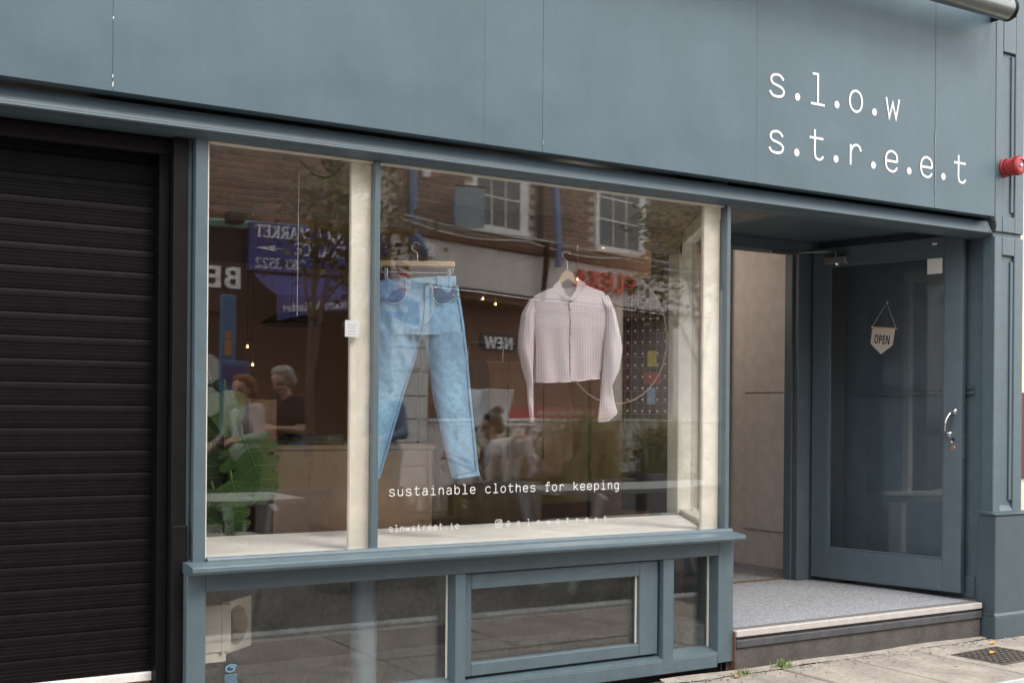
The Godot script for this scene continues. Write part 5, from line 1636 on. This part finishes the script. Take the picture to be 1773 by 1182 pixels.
# ------------------------------------------------------------------ the other side of the street, seen mirrored in the shop glass
# running-bond brickwork between x0..x1 and y0..y1 on the plane z, openings left out
func bricks(parent: Node3D, x0: float, x1: float, y0: float, y1: float, z: float, holes: Array) -> void:
	var m := bx(-0.103, 0.103, -0.0285, 0.0285, -0.012, 0.004, 0.003).mesh()
	var tr := []
	var cl := []
	var row := 0
	var y := y0 + 0.0375
	while y < y1:
		var x := x0 + (0.1125 if row % 2 == 0 else 0.225)
		while x < x1 - 0.1:
			var ok := true
			for h in holes:
				if x + 0.08 > h[0] and x - 0.08 < h[1] and y + 0.03 > h[2] and y - 0.03 < h[3]:
					ok = false
			if ok:
				tr.append(Transform3D(Basis(), V(x, y, z + rng.randf_range(-0.003, 0.003))))
				var t := rng.randf_range(0.55, 1.35)
				cl.append(Color(t, t * rng.randf_range(0.85, 1.05), t * rng.randf_range(0.8, 1.1)))
			x += 0.225
		y += 0.075
		row += 1
	var mm := MultiMesh.new()
	mm.transform_format = MultiMesh.TRANSFORM_3D
	mm.use_colors = true
	mm.mesh = m
	mm.instance_count = tr.size()
	for i in tr.size():
		mm.set_instance_transform(i, tr[i])
		mm.set_instance_color(i, cl[i])
	var o := MultiMeshInstance3D.new()
	o.name = "brick"
	o.multimesh = mm
	o.material_override = C.brick
	parent.add_child(o, true)
	o.position = -parent.position if parent.rotation.y == 0.0 else Vector3.ZERO
	stuff(o)

func build_street_opposite() -> void:
	var mk := thing("market_building", "brick market hall with a dark shop front across the street", "building", V(2.0, 0, 9.3))
	part(mk, "rear_wall", bx(-9, 6.58, -0.1, 6.6, 9.9, 10.2, 0), C.brick_wall)
	part(mk, "upper_wall", bx(-9, 6.58, 3.52, 6.6, 9.02, 9.9, 0), C.mortar)
	bricks(mk, 0.9, 6.5, 3.53, 5.6, 9.013, [])
	part(mk, "plain_wall", bx(-9, 0.9, 3.52, 6.6, 8.99, 9.018, 0), C.brick_wall)
	part(mk, "cornice", along_x(p2([9.0, 3.40, 8.88, 3.42, 8.86, 3.48, 8.92, 3.52, 9.0, 3.52]), -9, 6.58), C.market_green)
	part(mk, "dark_fascia", bx(-9, 6.58, 2.44, 3.40, 8.96, 9.2, 0.004), C.market_black)
	part(mk, "pier", bx(4.62, 4.74, 0.0, 2.44, 8.96, 9.2, 0.004), C.market_black)
	part(mk, "pier", bx(-2.0, -1.6, 0.0, 2.44, 8.96, 9.2, 0.004), C.market_black)
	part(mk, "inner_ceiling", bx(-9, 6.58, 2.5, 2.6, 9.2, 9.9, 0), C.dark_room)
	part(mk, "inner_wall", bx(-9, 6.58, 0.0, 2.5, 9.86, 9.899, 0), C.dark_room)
	part(mk, "side_wall", bx(6.42, 6.579, 0.0, 3.52, 9.21, 9.89, 0), C.brick_wall)
	part(mk, "flood_lamp", bx(4.42, 4.62, 3.44, 3.58, 8.62, 8.82, 0.02), C.black)
	part(mk, "wall_lamp", bx(6.10, 6.34, 3.84, 3.97, 8.80, 9.0, 0.02), C.white_paint)
	text_mesh(mk, "lettering", "BE", V(4.47, 2.842, 8.95), 0.40, 0.25, 0.03, PI, C.vinyl_white, "Droid Sans", 700)
	var bs := thing("market_sign", "dark blue market sign board with white lettering across the street", "sign", V(5.65, 2.95, 8.87))
	part(bs, "board", bx(4.74, 6.56, 2.93, 3.50, 8.84, 8.955, 0.01), C.market_blue)
	text_mesh(bs, "lettering", "BLACKROCK MARKET", V(5.66, 3.395, 8.838), 1.70, 0.15, 0.01, PI, C.vinyl_white, "Droid Serif", 700)
	text_mesh(bs, "lettering", "ENTRANCE", V(5.75, 3.215, 8.838), 0.90, 0.145, 0.01, PI, C.vinyl_white, "Droid Serif", 400)
	text_mesh(bs, "lettering", "283 3522", V(5.12, 3.03, 8.838), 0.60, 0.12, 0.01, PI, C.vinyl_white, "Droid Serif", 400)
	part(bs, "arrow", M.new().prism(p2([4.82, 3.20, 5.06, 3.235, 5.03, 3.205, 5.20, 3.20, 5.03, 3.195, 5.06, 3.165]), V(0, 0, 8.838), V(1, 0, 0), V(0, 1, 0), -0.005, 0.0), C.vinyl_white)
	var aw := thing("market_awning", "blue canvas awning with slanting white lettering across the street", "awning", V(5.7, 2.4, 8.5))
	var cv := M.new()
	cv.grid(func(u: float, v: float): return V(4.80 + 1.76 * u, 2.90 - 0.30 * v - 0.02 * sin(PI * v), 8.84 - 0.75 * v), 10, 8)
	part(aw, "canopy", cv, C.market_blue)
	part(aw, "valance", M.new().grid(func(u: float, v: float): return V(4.80 + 1.76 * u, 2.60 - (0.30 - 0.16 * sin(PI * u)) * v, 8.09 - 0.02 * v), 24, 4), C.market_blue)
	text_mesh(aw, "lettering", "Welcome to", V(6.1, 2.535, 8.07), 0.62, 0.10, 0.006, PI, C.vinyl_white, "Droid Serif", 400, true, false, 0.12)
	text_mesh(aw, "lettering", "Blackrock Market", V(5.3, 2.50, 8.07), 0.88, 0.095, 0.006, PI, C.vinyl_white, "Droid Serif", 400, true, false, -0.12)
	part(mk, "door_leaf", bx(3.75, 4.61, 0.0, 2.43, 9.02, 9.06, 0.004), C.market_black)
	# round plates at the edge
	for q in [["upper pale round plate on the dark market door", 1.78], ["lower pale round plate on the dark market door", 1.40]]:
		tag(_top("round_plate", M.new().lathe(p2([0.0, 0.02, 0.165, 0.02, 0.18, 0.0]), V(4.30, q[1], 9.019), V(0, 0, -1), 24), C.plastic_grey), q[0], "plate")

	# brick house with the plain pale fascia, standing at an angle
	var turn := -deg_to_rad(17.0)
	var sb := thing("brick_shop", "brick house with white sash windows and a pale shop fascia across the street", "building", V(6.6, 0, 9.0), turn)
	var holes := [[1.52, 2.66, 3.78, 4.95], [4.22, 5.50, 3.78, 4.95]]
	part(sb, "upper_wall", bx(0.0, 8.5, 3.74, 5.6, 0.02, 0.6, 0), C.mortar, true)
	bricks(sb, 0.02, 6.9, 3.75, 5.6, 0.013, holes)
	part(sb, "plain_wall", bx(6.9, 8.5, 3.74, 5.6, 0.0, 0.019, 0), C.brick_wall, true)
	part(sb, "ledge", M.new().prism(p2([0.0, 3.55, -0.10, 3.56, -0.13, 3.62, -0.13, 3.68, -0.05, 3.72, 0.02, 3.74, 0.1, 3.74, 0.1, 3.55]), Vector3.ZERO, V(0, 0, 1), V(0, 1, 0), -8.5, 0.0), C.brick_wall, true)
	part(sb, "fascia", bx(0.0, 8.5, 2.96, 3.55, -0.03, 0.2, 0.01), C.render_grey, true)
	for h in holes:
		var w := part(sb, "window", bx(h[0], h[1], 3.78, 3.86, -0.05, 0.018, 0.008), C.white_paint, true)
		part(w, "frame", bx(h[0], h[0] + 0.09, 3.861, 4.95, -0.01, 0.018, 0.004), C.white_paint, true)
		part(w, "frame", bx(h[1] - 0.16, h[1], 3.861, 4.95, -0.01, 0.018, 0.004), C.white_paint, true)
		part(w, "frame", bx(h[0] + 0.09, h[1] - 0.16, 4.87, 4.95, -0.01, 0.018, 0.004), C.white_paint, true)
		var a: float = h[0] + 0.09
		var b: float = h[1] - 0.16
		part(w, "pane", bx(a, b, 3.861, 4.87, 0.008, 0.015, 0), C.glaze_dark, true)
		for k in 2:
			var x := a + (b - a) * (k + 1) / 3.0
			part(w, "glazing_bar", bx(x - 0.011, x + 0.011, 3.861, 4.87, -0.004, 0.0075, 0.002), C.white_paint, true)
		for y in [4.27, 4.60]:
			part(w, "glazing_bar", bx(a, b, y - 0.011, y + 0.011, -0.005, 0.0075, 0.002), C.white_paint, true)
		part(w, "stone_sill", bx(h[0] - 0.05, h[1] + 0.05, 3.745, 3.779, -0.07, 0.0, 0.006), C.render_grey, true)
	# ground floor: shop window with dark room behind, pale boards below and to the left
	part(sb, "board_backing", bx(-0.30, 0.659, 0.0, 2.955, 0.105, 0.2, 0), C.render_grey, true)
	part(sb, "shop_room", bx(0.7, 8.5, 0.0, 2.95, 0.9, 1.0, 0), C.dark_room, true)
	part(sb, "room_ceiling", bx(0.0, 8.5, 2.85, 2.955, 0.2, 1.0, 0), C.dark_room, true)
	part(sb, "room_side", bx(0.66, 0.70, 0.0, 2.955, 0.0, 1.0, 0), C.render_grey, true)
	part(sb, "shop_pier", bx(4.66, 4.90, 0.0, 2.955, -0.02, 0.2, 0.01), C.render_grey, true)
	part(sb, "stall_riser", bx(0.7, 8.5, 0.0, 1.18, -0.02, 0.15, 0.01), C.render_grey, true)
	part(sb, "riser_sill", bx(0.7, 8.5, 1.181, 1.22, -0.06, 0.15, 0.006), C.white_paint, true)
	part(sb, "end_wall", bx(6.35, 8.5, 1.22, 2.955, 0.0, 0.9, 0.01), C.render_grey, true)
	for k in 9:
		part(sb, "weather_board", bx(0.02, 0.658, 0.02 + 0.30 * k, 0.312 + 0.30 * k, -0.035 - 0.004 * (k % 2), 0.1, 0.006), C.white_paint, true)
	text_mesh(sb, "house_number", "21", V(0.40, 2.282, -0.042), 0.15, 0.16, 0.01, PI, C.planter_grey, "Droid Sans", 400, false, true)
	part(sb, "name_board", bx(0.22, 0.52, 1.86, 2.02, -0.055, -0.04, 0.004), C.paper, true)
	part(sb, "red_strip", bx(1.9, 4.6, 1.222, 1.385, -0.012, -0.006, 0.0), C.strip_red, true)
	text_mesh(sb, "lettering", "Scandinavian design...", V(3.50, 1.30, -0.014), 1.42, 0.105, 0.004, PI, C.plastic_grey, "Droid Sans", 700, false, true)
	part(sb, "new_board", bx(1.74, 2.50, 2.15, 2.40, 0.06, 0.08, 0.003), C.black, true)
	text_mesh(sb, "lettering", "NEW", V(2.11, 2.27, 0.056), 0.58, 0.165, 0.004, PI, C.vinyl_white, "Droid Sans", 700, false, true)
	# raised red letters on the fascia
	var wl := "FLEXA"
	var ws := [5.02, 4.72, 4.42, 4.11, 3.80]
	for i in 5:
		text_mesh(sb, "raised_letter", wl[i], V(ws[i] - 0.02, 3.30, -0.085), 0.25 if wl[i] != "L" else 0.20, 0.27, 0.07, PI, C.sign_red, "Droid Sans", 700, false, true)
	var up := func(s: float, y: float, z: float) -> Vector3: return sb.transform * V(s, y, z)
	# pipes and boxes on the brick house
	for q in [["blue drainpipe beside the pale weather boards across the street", [0.34, 5.5, -0.07, 0.36, 3.6, -0.07, 0.36, 3.50, -0.16, 0.40, 3.38, -0.17, 0.50, 3.30, -0.12], 0.055, "pipe_blue"], ["black downpipe between the two sash windows", [2.87, 5.6, -0.06, 2.88, 3.76, -0.06, 2.88, 3.70, -0.16, 2.88, 2.9, -0.12], 0.04, "black_metal"], ["second blue drainpipe, right beside the black downpipe", [3.12, 5.5, -0.07, 3.13, 3.40, -0.17], 0.055, "pipe_blue"]]:
		var pts := PackedVector3Array()
		for p in p3(q[1]):
			pts.append(up.call(p.x, p.y, p.z))
		tag(_top("drainpipe", M.new().tube(smooth3(pts, 4), q[2], 10), C[q[3]]), q[0], "pipe")
	var jb := func(called: String, label: String, cat: String, s0: float, s1: float, y0: float, y1: float, z0: float, z1: float, m: Material) -> void:
		var mm := M.new()
		mm.xf = sb.transform
		tag(_top(called, mm.box(V(s0, y0, z0), V(s1, y1, z1), 0.015), m), label, cat)
	jb.call("junction_box", "pale junction box at the foot of the left blue pipe", "box", 0.50, 0.68, 3.28, 3.46, -0.14, -0.035, C.white_paint)
	jb.call("wall_box", "white alarm box on the bricks left of the first sash window", "box", 1.36, 1.51, 4.22, 4.36, -0.10, 0.0, C.white_paint)
	jb.call("wall_box", "small white box on the bricks near the blue pipe", "box", 0.55, 0.68, 4.32, 4.54, -0.06, 0.0, C.white_paint)
	var sg := thing("hanging_sign", "blue-grey hanging sign board projecting from the brick house", "sign", up.call(1.15, 3.98, -0.3), turn + 0.5)
	part(sg, "board", M.new().box(V(-0.20, -0.26, -0.012), V(0.20, 0.26, 0.012), 0.004), C.column_blue, true)
	part(sg, "edge_strip", M.new().box(V(-0.215, -0.26, -0.014), V(-0.2005, 0.26, 0.014), 0.003), C.post_blue, true)
	part(sg, "bracket", M.new().tube(p3([-0.2, 0.275, 0, 0.2, 0.275, 0, 0.25, 0.275, 0.2]), 0.012, 6), C.black_metal, true)
	# cables sagging along the ledge
	for q in [["upper grey cable sagging along the ledge of the brick house", 3.77, 0.04], ["lower grey cable sagging along the ledge of the brick house", 3.71, 0.09]]:
		var pts := PackedVector3Array()
		for k in 25:
			var s := 6.6 * k / 24.0
			pts.append(up.call(s, q[1] - q[2] * absf(sin(s * 1.3)), -0.15))
		tag(_top("wall_cable", M.new().tube(pts, 0.012, 5), C.plastic_grey), q[0], "cable")
	# barber pole
	var bp := thing("barber_pole", "red and white striped barber pole between the market and the brick house", "barber pole", V(6.70, 2.86, 8.78))
	var spiral := [M.new(), M.new()]
	for k in 60:
		for j in 16:
			var q := func(a: int, b: int) -> Vector3:
				var an := TAU * a / 16.0
				return V(6.70 + 0.085 * cos(an), 2.62 + 0.48 * b / 60.0, 8.78 + 0.085 * sin(an))
			var nn := V(cos(TAU * (j + 0.5) / 16.0), 0, sin(TAU * (j + 0.5) / 16.0))
			var which: int = int(floor((j + k * 16.0 / 24.0) / 4.0)) % 2
			spiral[which].quad(q.call(j, k), q.call(j + 1, k), q.call(j + 1, k + 1), q.call(j, k + 1), nn)
	part(bp, "red_stripe", spiral[0], C.sign_red)
	part(bp, "white_stripe", spiral[1], C.white_paint)
	part(bp, "end_cap", M.new().lathe(p2([0.0, 0.07, 0.06, 0.05, 0.10, 0.0, 0.10, -0.03, 0.0, -0.03]), V(6.70, 3.13, 8.78), Vector3.UP, 16), C.steel)
	part(bp, "end_cap", M.new().lathe(p2([0.0, -0.07, 0.06, -0.05, 0.10, 0.0, 0.10, 0.03, 0.0, 0.03]), V(6.70, 2.59, 8.78), Vector3.UP, 16), C.steel)
	part(bp, "bracket", bx(6.67, 6.73, 2.83, 2.89, 8.86, 9.02, 0.004), C.steel)

# ------------------------------------------------------------------ things standing in the street, seen mirrored in the shop glass
func leaf_cloud(parent: Node3D, called: String, ctr: Vector3, rad: Vector3, count: int, size: float, material: Material, clumps: int) -> void:
	var lm := M.new()
	lm.grid(func(u: float, v: float):
		var w := 0.42 * sin(PI * pow(v, 0.8))
		return V((u - 0.5) * 2.0 * w, v - 0.1, 0.15 * absf(u - 0.5) - 0.2 * v * v), 2, 3)
	var mesh := lm.mesh()
	var cs := []
	for k in clumps:
		var p := V(rng.randfn(0, 0.5), rng.randfn(0, 0.5), rng.randfn(0, 0.5))
		if p.length() > 1.0:
			p = p.normalized() * rng.randf_range(0.7, 1.0)
		cs.append([ctr + p * rad, rng.randf_range(0.14, 0.30)])
	var mm := MultiMesh.new()
	mm.transform_format = MultiMesh.TRANSFORM_3D
	mm.use_colors = true
	mm.mesh = mesh
	mm.instance_count = count
	for i in count:
		var c: Array = cs[rng.randi() % clumps]
		var p: Vector3 = c[0] + V(rng.randfn(0, c[1]), rng.randfn(0, c[1] * 0.8), rng.randfn(0, c[1])) * 0.6
		var b := Basis.from_euler(V(rng.randf_range(-1.2, 0.6), rng.randf() * TAU, rng.randf_range(-0.8, 0.8))).scaled(Vector3.ONE * size * rng.randf_range(0.6, 1.3))
		mm.set_instance_transform(i, Transform3D(b, p))
		var t := rng.randf_range(0.55, 1.5)
		mm.set_instance_color(i, Color(t * rng.randf_range(0.8, 1.3), t, t * 0.8))
	var o := MultiMeshInstance3D.new()
	o.name = called
	o.multimesh = mm
	o.material_override = material
	parent.add_child(o, true)
	o.position = -parent.position
	stuff(o)

func grass_clump(parent: Node3D, called: String, lo: Vector3, hi: Vector3, count: int, h: float, material: Material) -> void:
	var m := M.new()
	for k in count:
		var b := V(rng.randf_range(lo.x, hi.x), lo.y, rng.randf_range(lo.z, hi.z))
		var hh := h * rng.randf_range(0.35, 1.0)
		var a := rng.randf() * TAU
		var d := V(cos(a), 0, sin(a)) * hh * rng.randf_range(0.1, 0.55)
		var w := V(0.004, 0, 0.002) * rng.randf_range(0.8, 2.0)
		var mid := b + d * 0.35 + V(0, hh * 0.6, 0)
		var tip := b + d + V(0, hh, 0)
		var n := V(0, 0.5, -1)
		m.tri(b - w, b + w, mid + w * 0.8, n, n, n)
		m.tri(b - w, mid + w * 0.8, mid - w * 0.8, n, n, n)
		m.tri(mid - w * 1.6, mid + w * 1.6, tip, n, n, n)
	stuff(part(parent, called, m, material))

func planter(label: String, x0: float, x1: float, z0: float, z1: float, h: float, plants: float, count: int, m: Material, dry := false) -> void:
	var o := thing("planter", label, "planter", V((x0 + x1) * 0.5, -0.11, (z0 + z1) * 0.5))
	part(o, "front_board", bx(x0, x1, -0.11, h, z0, z0 + 0.03, 0.005), m)
	part(o, "back_board", bx(x0, x1, -0.11, h, z1 - 0.03, z1, 0.005), m)
	part(o, "end_board", bx(x0, x0 + 0.03, -0.11, h, z0 + 0.0301, z1 - 0.0301, 0.005), m)
	part(o, "end_board", bx(x1 - 0.03, x1, -0.11, h, z0 + 0.0301, z1 - 0.0301, 0.005), m)
	part(o, "soil", bx(x0 + 0.03, x1 - 0.03, -0.1, h - 0.05, z0 + 0.03, z1 - 0.03, 0), C.soil)
	grass_clump(o, "plant", V(x0 + 0.05, h - 0.05, z0 + 0.05), V(x1 - 0.05, h, z1 - 0.05), count, plants, C.straw if dry else C.wild_grass)
	if not dry:
		leaf_cloud(o, "foliage", V((x0 + x1) * 0.5, h + plants * 0.35, (z0 + z1) * 0.5), V((x1 - x0) * 0.5, plants * 0.3, (z1 - z0) * 0.4), 120, 0.055, C.tree_leaf, 14)

func bench_table(label: String, at: Vector3, turn: float, lx: float) -> void:
	var o := thing("picnic_table", label, "table", at, turn, "picnic tables in the street")
	for k in 5:
		part(o, "top_plank", M.new().box(V(-lx * 0.5, 0.79, -0.36 + 0.145 * k), V(lx * 0.5, 0.83, -0.225 + 0.145 * k), 0.006), C.bench_grey, true)
	for s in [-1.0, 1.0]:
		for k in [0, 1]:
			part(o, "seat_plank", M.new().box(V(-lx * 0.5, 0.46, s * 0.66 - 0.13 + 0.135 * k), V(lx * 0.5, 0.50, s * 0.66 - 0.005 + 0.13 * k), 0.006), C.bench_grey, true)
		var x: float = s * (lx * 0.5 - 0.28)
		for t in [-1.0, 1.0]:
			var m := M.new()
			m.xf = Transform3D(Basis(V(1, 0, 0), t * 0.42), V(x, 0.40, t * 0.36))
			part(o, "leg", m.box(V(-0.022, -0.43, -0.05), V(0.022, 0.43, 0.05), 0.005), C.bench_grey, true)
		part(o, "cross_bar", M.new().box(V(x + 0.0225, 0.38, -0.75), V(x + 0.06, 0.46, 0.75), 0.004), C.bench_grey, true)

func tree(label: String, at: Vector3, lean: Vector3, top: float, crown: Vector3, rad: Vector3, leaves: int) -> void:
	var o := thing("street_tree", label, "tree", at, 0.0, "young trees in the street")
	var path := PackedVector3Array()
	var rr := []
	for k in 9:
		var t := k / 8.0
		path.append(at + V(lean.x * t + 0.02 * sin(t * 9.0), top * t, lean.z * t + 0.02 * cos(t * 7.0)))
		rr.append(0.048 - 0.032 * t)
	part(o, "trunk", M.new().tube(path, rr, 9), C.bark)
	for k in 9:
		var t := 0.45 + 0.5 * k / 9.0
		var b: Vector3 = at + V(lean.x * t, top * t, lean.z * t)
		var e := crown + V(rng.randfn(0, 0.5), rng.randfn(0.1, 0.4), rng.randfn(0, 0.5)) * rad
		part(o, "limb", M.new().tube(smooth3(PackedVector3Array([b, b.lerp(e, 0.5) + V(0, 0.12, 0), e]), 4), [0.016, 0.015, 0.014, 0.013, 0.012, 0.010, 0.008, 0.006, 0.004], 6), C.bark)
	leaf_cloud(o, "crown", crown, rad, leaves, 0.062, C.tree_leaf, 46)

func build_street_things() -> void:
	bench_table("grey plank picnic table nearest the left window, half out of view", V(1.9, -0.11, 3.35), 0.03, 2.4)
	bench_table("grey plank picnic table standing before the doorway end of the shop", V(6.15, -0.11, 3.25), -0.05, 2.2)
	planter("dark planter of tall wild grasses behind the low bed of dry grass", 5.75, 6.85, 4.9, 5.4, 0.45, 0.85, 520, C.market_black)
	planter("long low planter of dry grass in the middle of the street", 3.7, 5.7, 3.9, 4.4, 0.40, 0.42, 420, C.market_black, true)
	planter("dark planter of white flowers and leaves beneath the two thin trees", 3.75, 5.0, 5.3, 5.8, 0.62, 0.55, 420, C.planter_grey)
	planter("grey planter of tall wild grasses, left of the pair", 6.95, 7.9, 5.6, 6.1, 0.62, 0.95, 620, C.planter_grey)
	planter("grey planter of tall wild grasses, right of the pair", 8.05, 8.8, 5.6, 6.1, 0.66, 0.80, 420, C.planter_grey)
	tree("thin street tree, left of the pair before the blue market sign", V(4.12, 0.0, 5.55), V(0.10, 0, 0.0), 3.2, V(4.36, 2.95, 5.6), V(0.48, 0.75, 0.45), 560)
	tree("thin leaning street tree, right of the pair before the blue market sign", V(4.70, 0.0, 5.55), V(-0.22, 0, 0.0), 3.3, V(4.78, 2.95, 5.6), V(0.45, 0.85, 0.45), 560)
	tree("street tree at the far right, its branches hanging over the grey fascia", V(9.35, 0.0, 6.3), V(0.05, 0, 0.0), 3.6, V(8.95, 3.0, 6.2), V(0.75, 0.8, 0.6), 1100)
	var tp := thing("blue_totem", "blue sign post with notices and a small orange badge", "sign post", V(3.78, -0.11, 6.7))
	part(tp, "upright", bx(3.71, 3.85, 1.10, 2.42, 6.68, 6.75, 0.01), C.post_blue)
	part(tp, "pole", M.new().tube(p3([3.78, -0.11, 6.72, 3.78, 1.099, 6.72]), 0.03, 10), C.black_metal)
	part(tp, "lower_panel", bx(3.70, 3.98, 1.10, 1.78, 6.655, 6.679, 0.006), C.post_blue)
	part(tp, "dark_notice", bx(3.72, 3.95, 1.56, 1.74, 6.645, 6.6545, 0.002), C.market_blue)
	part(tp, "white_notice", bx(3.73, 3.93, 1.12, 1.50, 6.645, 6.6545, 0.002), C.paper)
	part(tp, "orange_badge", bx(3.74, 3.81, 1.83, 1.98, 6.67, 6.6795, 0.002), C.statue_band)
	part(tp, "orange_disc", M.new().lathe(p2([0.0, 0.010, 0.036, 0.010, 0.038, 0.0]), V(3.775, 2.03, 6.6795), V(0, 0, -1), 16), C.statue_band)
	# people
	var stand := {"arms": [[0.02, 1.12, -0.24, 0.22, 1.05, -0.20], [0.04, 1.12, 0.23, 0.25, 1.10, 0.16]], "nod": 0.15}
	var w1 := stand.duplicate()
	w1.merge({"top": C.cloth_lilac, "legs": C.cloth_black, "hair": C.hair_ginger, "tail": 1, "long": true}, true)
	var p1 := person("woman with tied ginger hair in a pale cardigan holding a dark bag", V(3.72, 0.0, 6.0), PI - 0.5, 1.61, w1)
	var tee := [[V(0.10, 1.28, -0.03), V(0.09, 0.98, 0.02), 0.045, 0.05]]
	part(p1, "white_top", body_shape(M.new(), tee, 0.014, 0.02), C.cloth_white, true)
	var bag := thing("hand_bag", "black bag held in front of the woman with ginger hair", "bag", p1.transform * V(0.30, 0.84, 0.0), 0.4)
	part(bag, "pouch", M.new().box(V(-0.06, -0.11, -0.14), V(0.06, 0.10, 0.14), 0.03), C.cloth_black, true)
	part(bag, "strap", M.new().tube(smooth3(p3([0, 0.09, -0.09, 0, 0.20, -0.05, 0, 0.22, 0.03, 0, 0.09, 0.09]), 4), 0.008, 6), C.cloth_black, true)
	var m1 := {"arms": [[0.06, 1.12, -0.22, 0.30, 1.13, -0.10], [0.06, 1.12, 0.22, 0.30, 1.13, 0.08]], "nod": 0.35, "top": C.cloth_black, "legs": C.cloth_denim, "hair": C.hair_grey, "lean": 0.08}
	var p2n := person("grey-haired man in a dark printed T-shirt looking down at his hands", V(4.28, 0.0, 6.3), PI - 0.35, 1.71, m1)
	part(p2n, "shirt_print", M.new().grid(func(u: float, v: float): return V(0.166 - 0.05 * pow(u * 2.0 - 1.0, 2.0) - 0.01 * v, 1.31 - 0.09 * v, (u - 0.5) * 0.17), 8, 3), C.plastic_grey, true)
	var w2 := {"arms": [[0.02, 1.12, -0.24, 0.22, 1.15, -0.16], [0.04, 1.12, 0.23, 0.26, 1.08, 0.12]], "nod": 0.3, "top": C.cloth_denim, "legs": C.cloth_denim, "hair": C.hair_ginger, "long": true}
	person("person in a light blue denim top and jeans looking down", V(5.18, 0.0, 6.1), PI * 0.8, 1.66, w2)
	var w3 := {"arms": [[0.12, 1.20, -0.26, 0.36, 1.28, -0.22], [0.20, 1.15, 0.22, 0.42, 1.25, 0.12]], "nod": 0.1, "sink": 0.43, "top": C.cloth_maroon, "legs": C.cloth_tan, "hair": C.hair_dark, "bun": 1}
	person("seated woman with dark hair in a bun and a dark red top, arms raised", V(6.38, 0.0, 6.0), PI * 1.12, 1.70, w3)
	var stl := thing("stool", "plain wooden stool under the seated woman", "stool", V(6.38, 0.0, 6.0))
	part(stl, "seat", bx(6.20, 6.56, 0.33, 0.37, 5.83, 6.17, 0.01), C.counter_wood)
	for q in [[6.23, 5.86], [6.53, 5.86], [6.23, 6.14], [6.53, 6.14]]:
		part(stl, "leg", bx(q[0] - 0.018, q[0] + 0.018, 0.0, 0.3295, q[1] - 0.018, q[1] + 0.018, 0.004), C.counter_wood)
	# white table with the A-board, behind the seated woman
	var wt := thing("white_table", "white trestle table carrying the folding sign", "table", V(7.1, 0, 7.4))
	part(wt, "top", bx(6.75, 7.62, 1.13, 1.17, 7.1, 7.75, 0.006), C.white_paint)
	for q in [[6.83, 7.2], [7.54, 7.2], [6.83, 7.65], [7.54, 7.65]]:
		part(wt, "leg", bx(q[0] - 0.025, q[0] + 0.025, 0.0, 1.1295, q[1] - 0.025, q[1] + 0.025, 0.004), C.white_paint)
	var ab := thing("folding_sign", "white folding board with black market lettering standing on the white table", "sign", V(7.15, 1.17, 7.4), -0.25)
	for s in [-1.0, 1.0]:
		var m := M.new()
		var t := Transform3D(Basis(V(1, 0, 0), s * 0.30), V(0, 0.20, s * 0.066))
		m.xf = t
		part(ab, "panel", m.box(V(-0.25, -0.21, -0.008), V(0.25, 0.21, 0.008), 0.003), C.paper, true)
	for q in [["BLACKROCK", 0.325, 0.40], ["MARKET", 0.25, 0.34], ["OPEN", 0.15, 0.24]]:
		var yy: float = q[1]
		text_mesh(ab, "lettering", q[0], V(0, yy, -0.0785 - (0.2 - yy) * 0.309), q[2], 0.056, 0.003, PI, C.black, "Droid Sans", 700, false, true)
	# white elephant
	var el := thing("elephant_statue", "white elephant statue with large ears on a low grey plinth", "statue", V(5.47, 0.70, 4.25), deg_to_rad(55))
	var eb := [[V(-0.10, 0.27, 0), V(0.03, 0.28, 0), 0.105, 0.10], [V(0.03, 0.30, 0), V(0.13, 0.34, 0), 0.085, 0.078], [V(0.16, 0.34, 0), V(0.18, 0.28, 0), 0.06, 0.05],
		[V(0.20, 0.28, 0), V(0.245, 0.20, 0), 0.040, 0.032], [V(0.245, 0.20, 0), V(0.25, 0.11, 0), 0.031, 0.024], [V(0.25, 0.11, 0), V(0.215, 0.05, 0), 0.023, 0.017]]
	for q in [[-0.13, 0.06], [-0.13, -0.06], [0.04, 0.06], [0.04, -0.06]]:
		eb.append([V(q[0], 0.24, q[1]), V(q[0], 0.02, q[1]), 0.050, 0.042])
	eb.append([V(-0.20, 0.30, 0), V(-0.225, 0.14, 0), 0.014, 0.008])
	part(el, "body", body_shape(M.new(), eb, 0.009, 0.03), C.statue_white, true)
	for s in [-1.0, 1.0]:
		part(el, "ear", M.new().grid(func(u: float, v: float):
			var a := -0.4 + 2.6 * u
			var r := 0.135 * v * (1.0 + 0.15 * sin(a * 2.0))
			return V(0.10 - 0.35 * r * absf(sin(a)), 0.36 + r * cos(a + 1.2) , s * (0.055 + r * 0.85 * maxf(0.15, sin(a + 0.4)))), 14, 6), C.statue_white, true)
		part(el, "tusk", M.new().tube(smooth3(p3([0.19, 0.27, s * 0.035, 0.23, 0.23, s * 0.045, 0.26, 0.24, s * 0.045]), 3), 0.008, 6), C.cream_paint, true)
	part(el, "head_cloth", M.new().grid(func(u: float, v: float):
		var a := TAU * u
		var r := 0.070 * v
		return V(0.135 + r * cos(a) * 0.9, 0.424 - 0.4 * r * v, r * sin(a)), 18, 4), C.statue_band, true)
	part(el, "plinth", M.new().box(V(-0.26, -0.81, -0.15), V(0.26, 0.005, 0.15), 0.01), C.planter_grey, true)
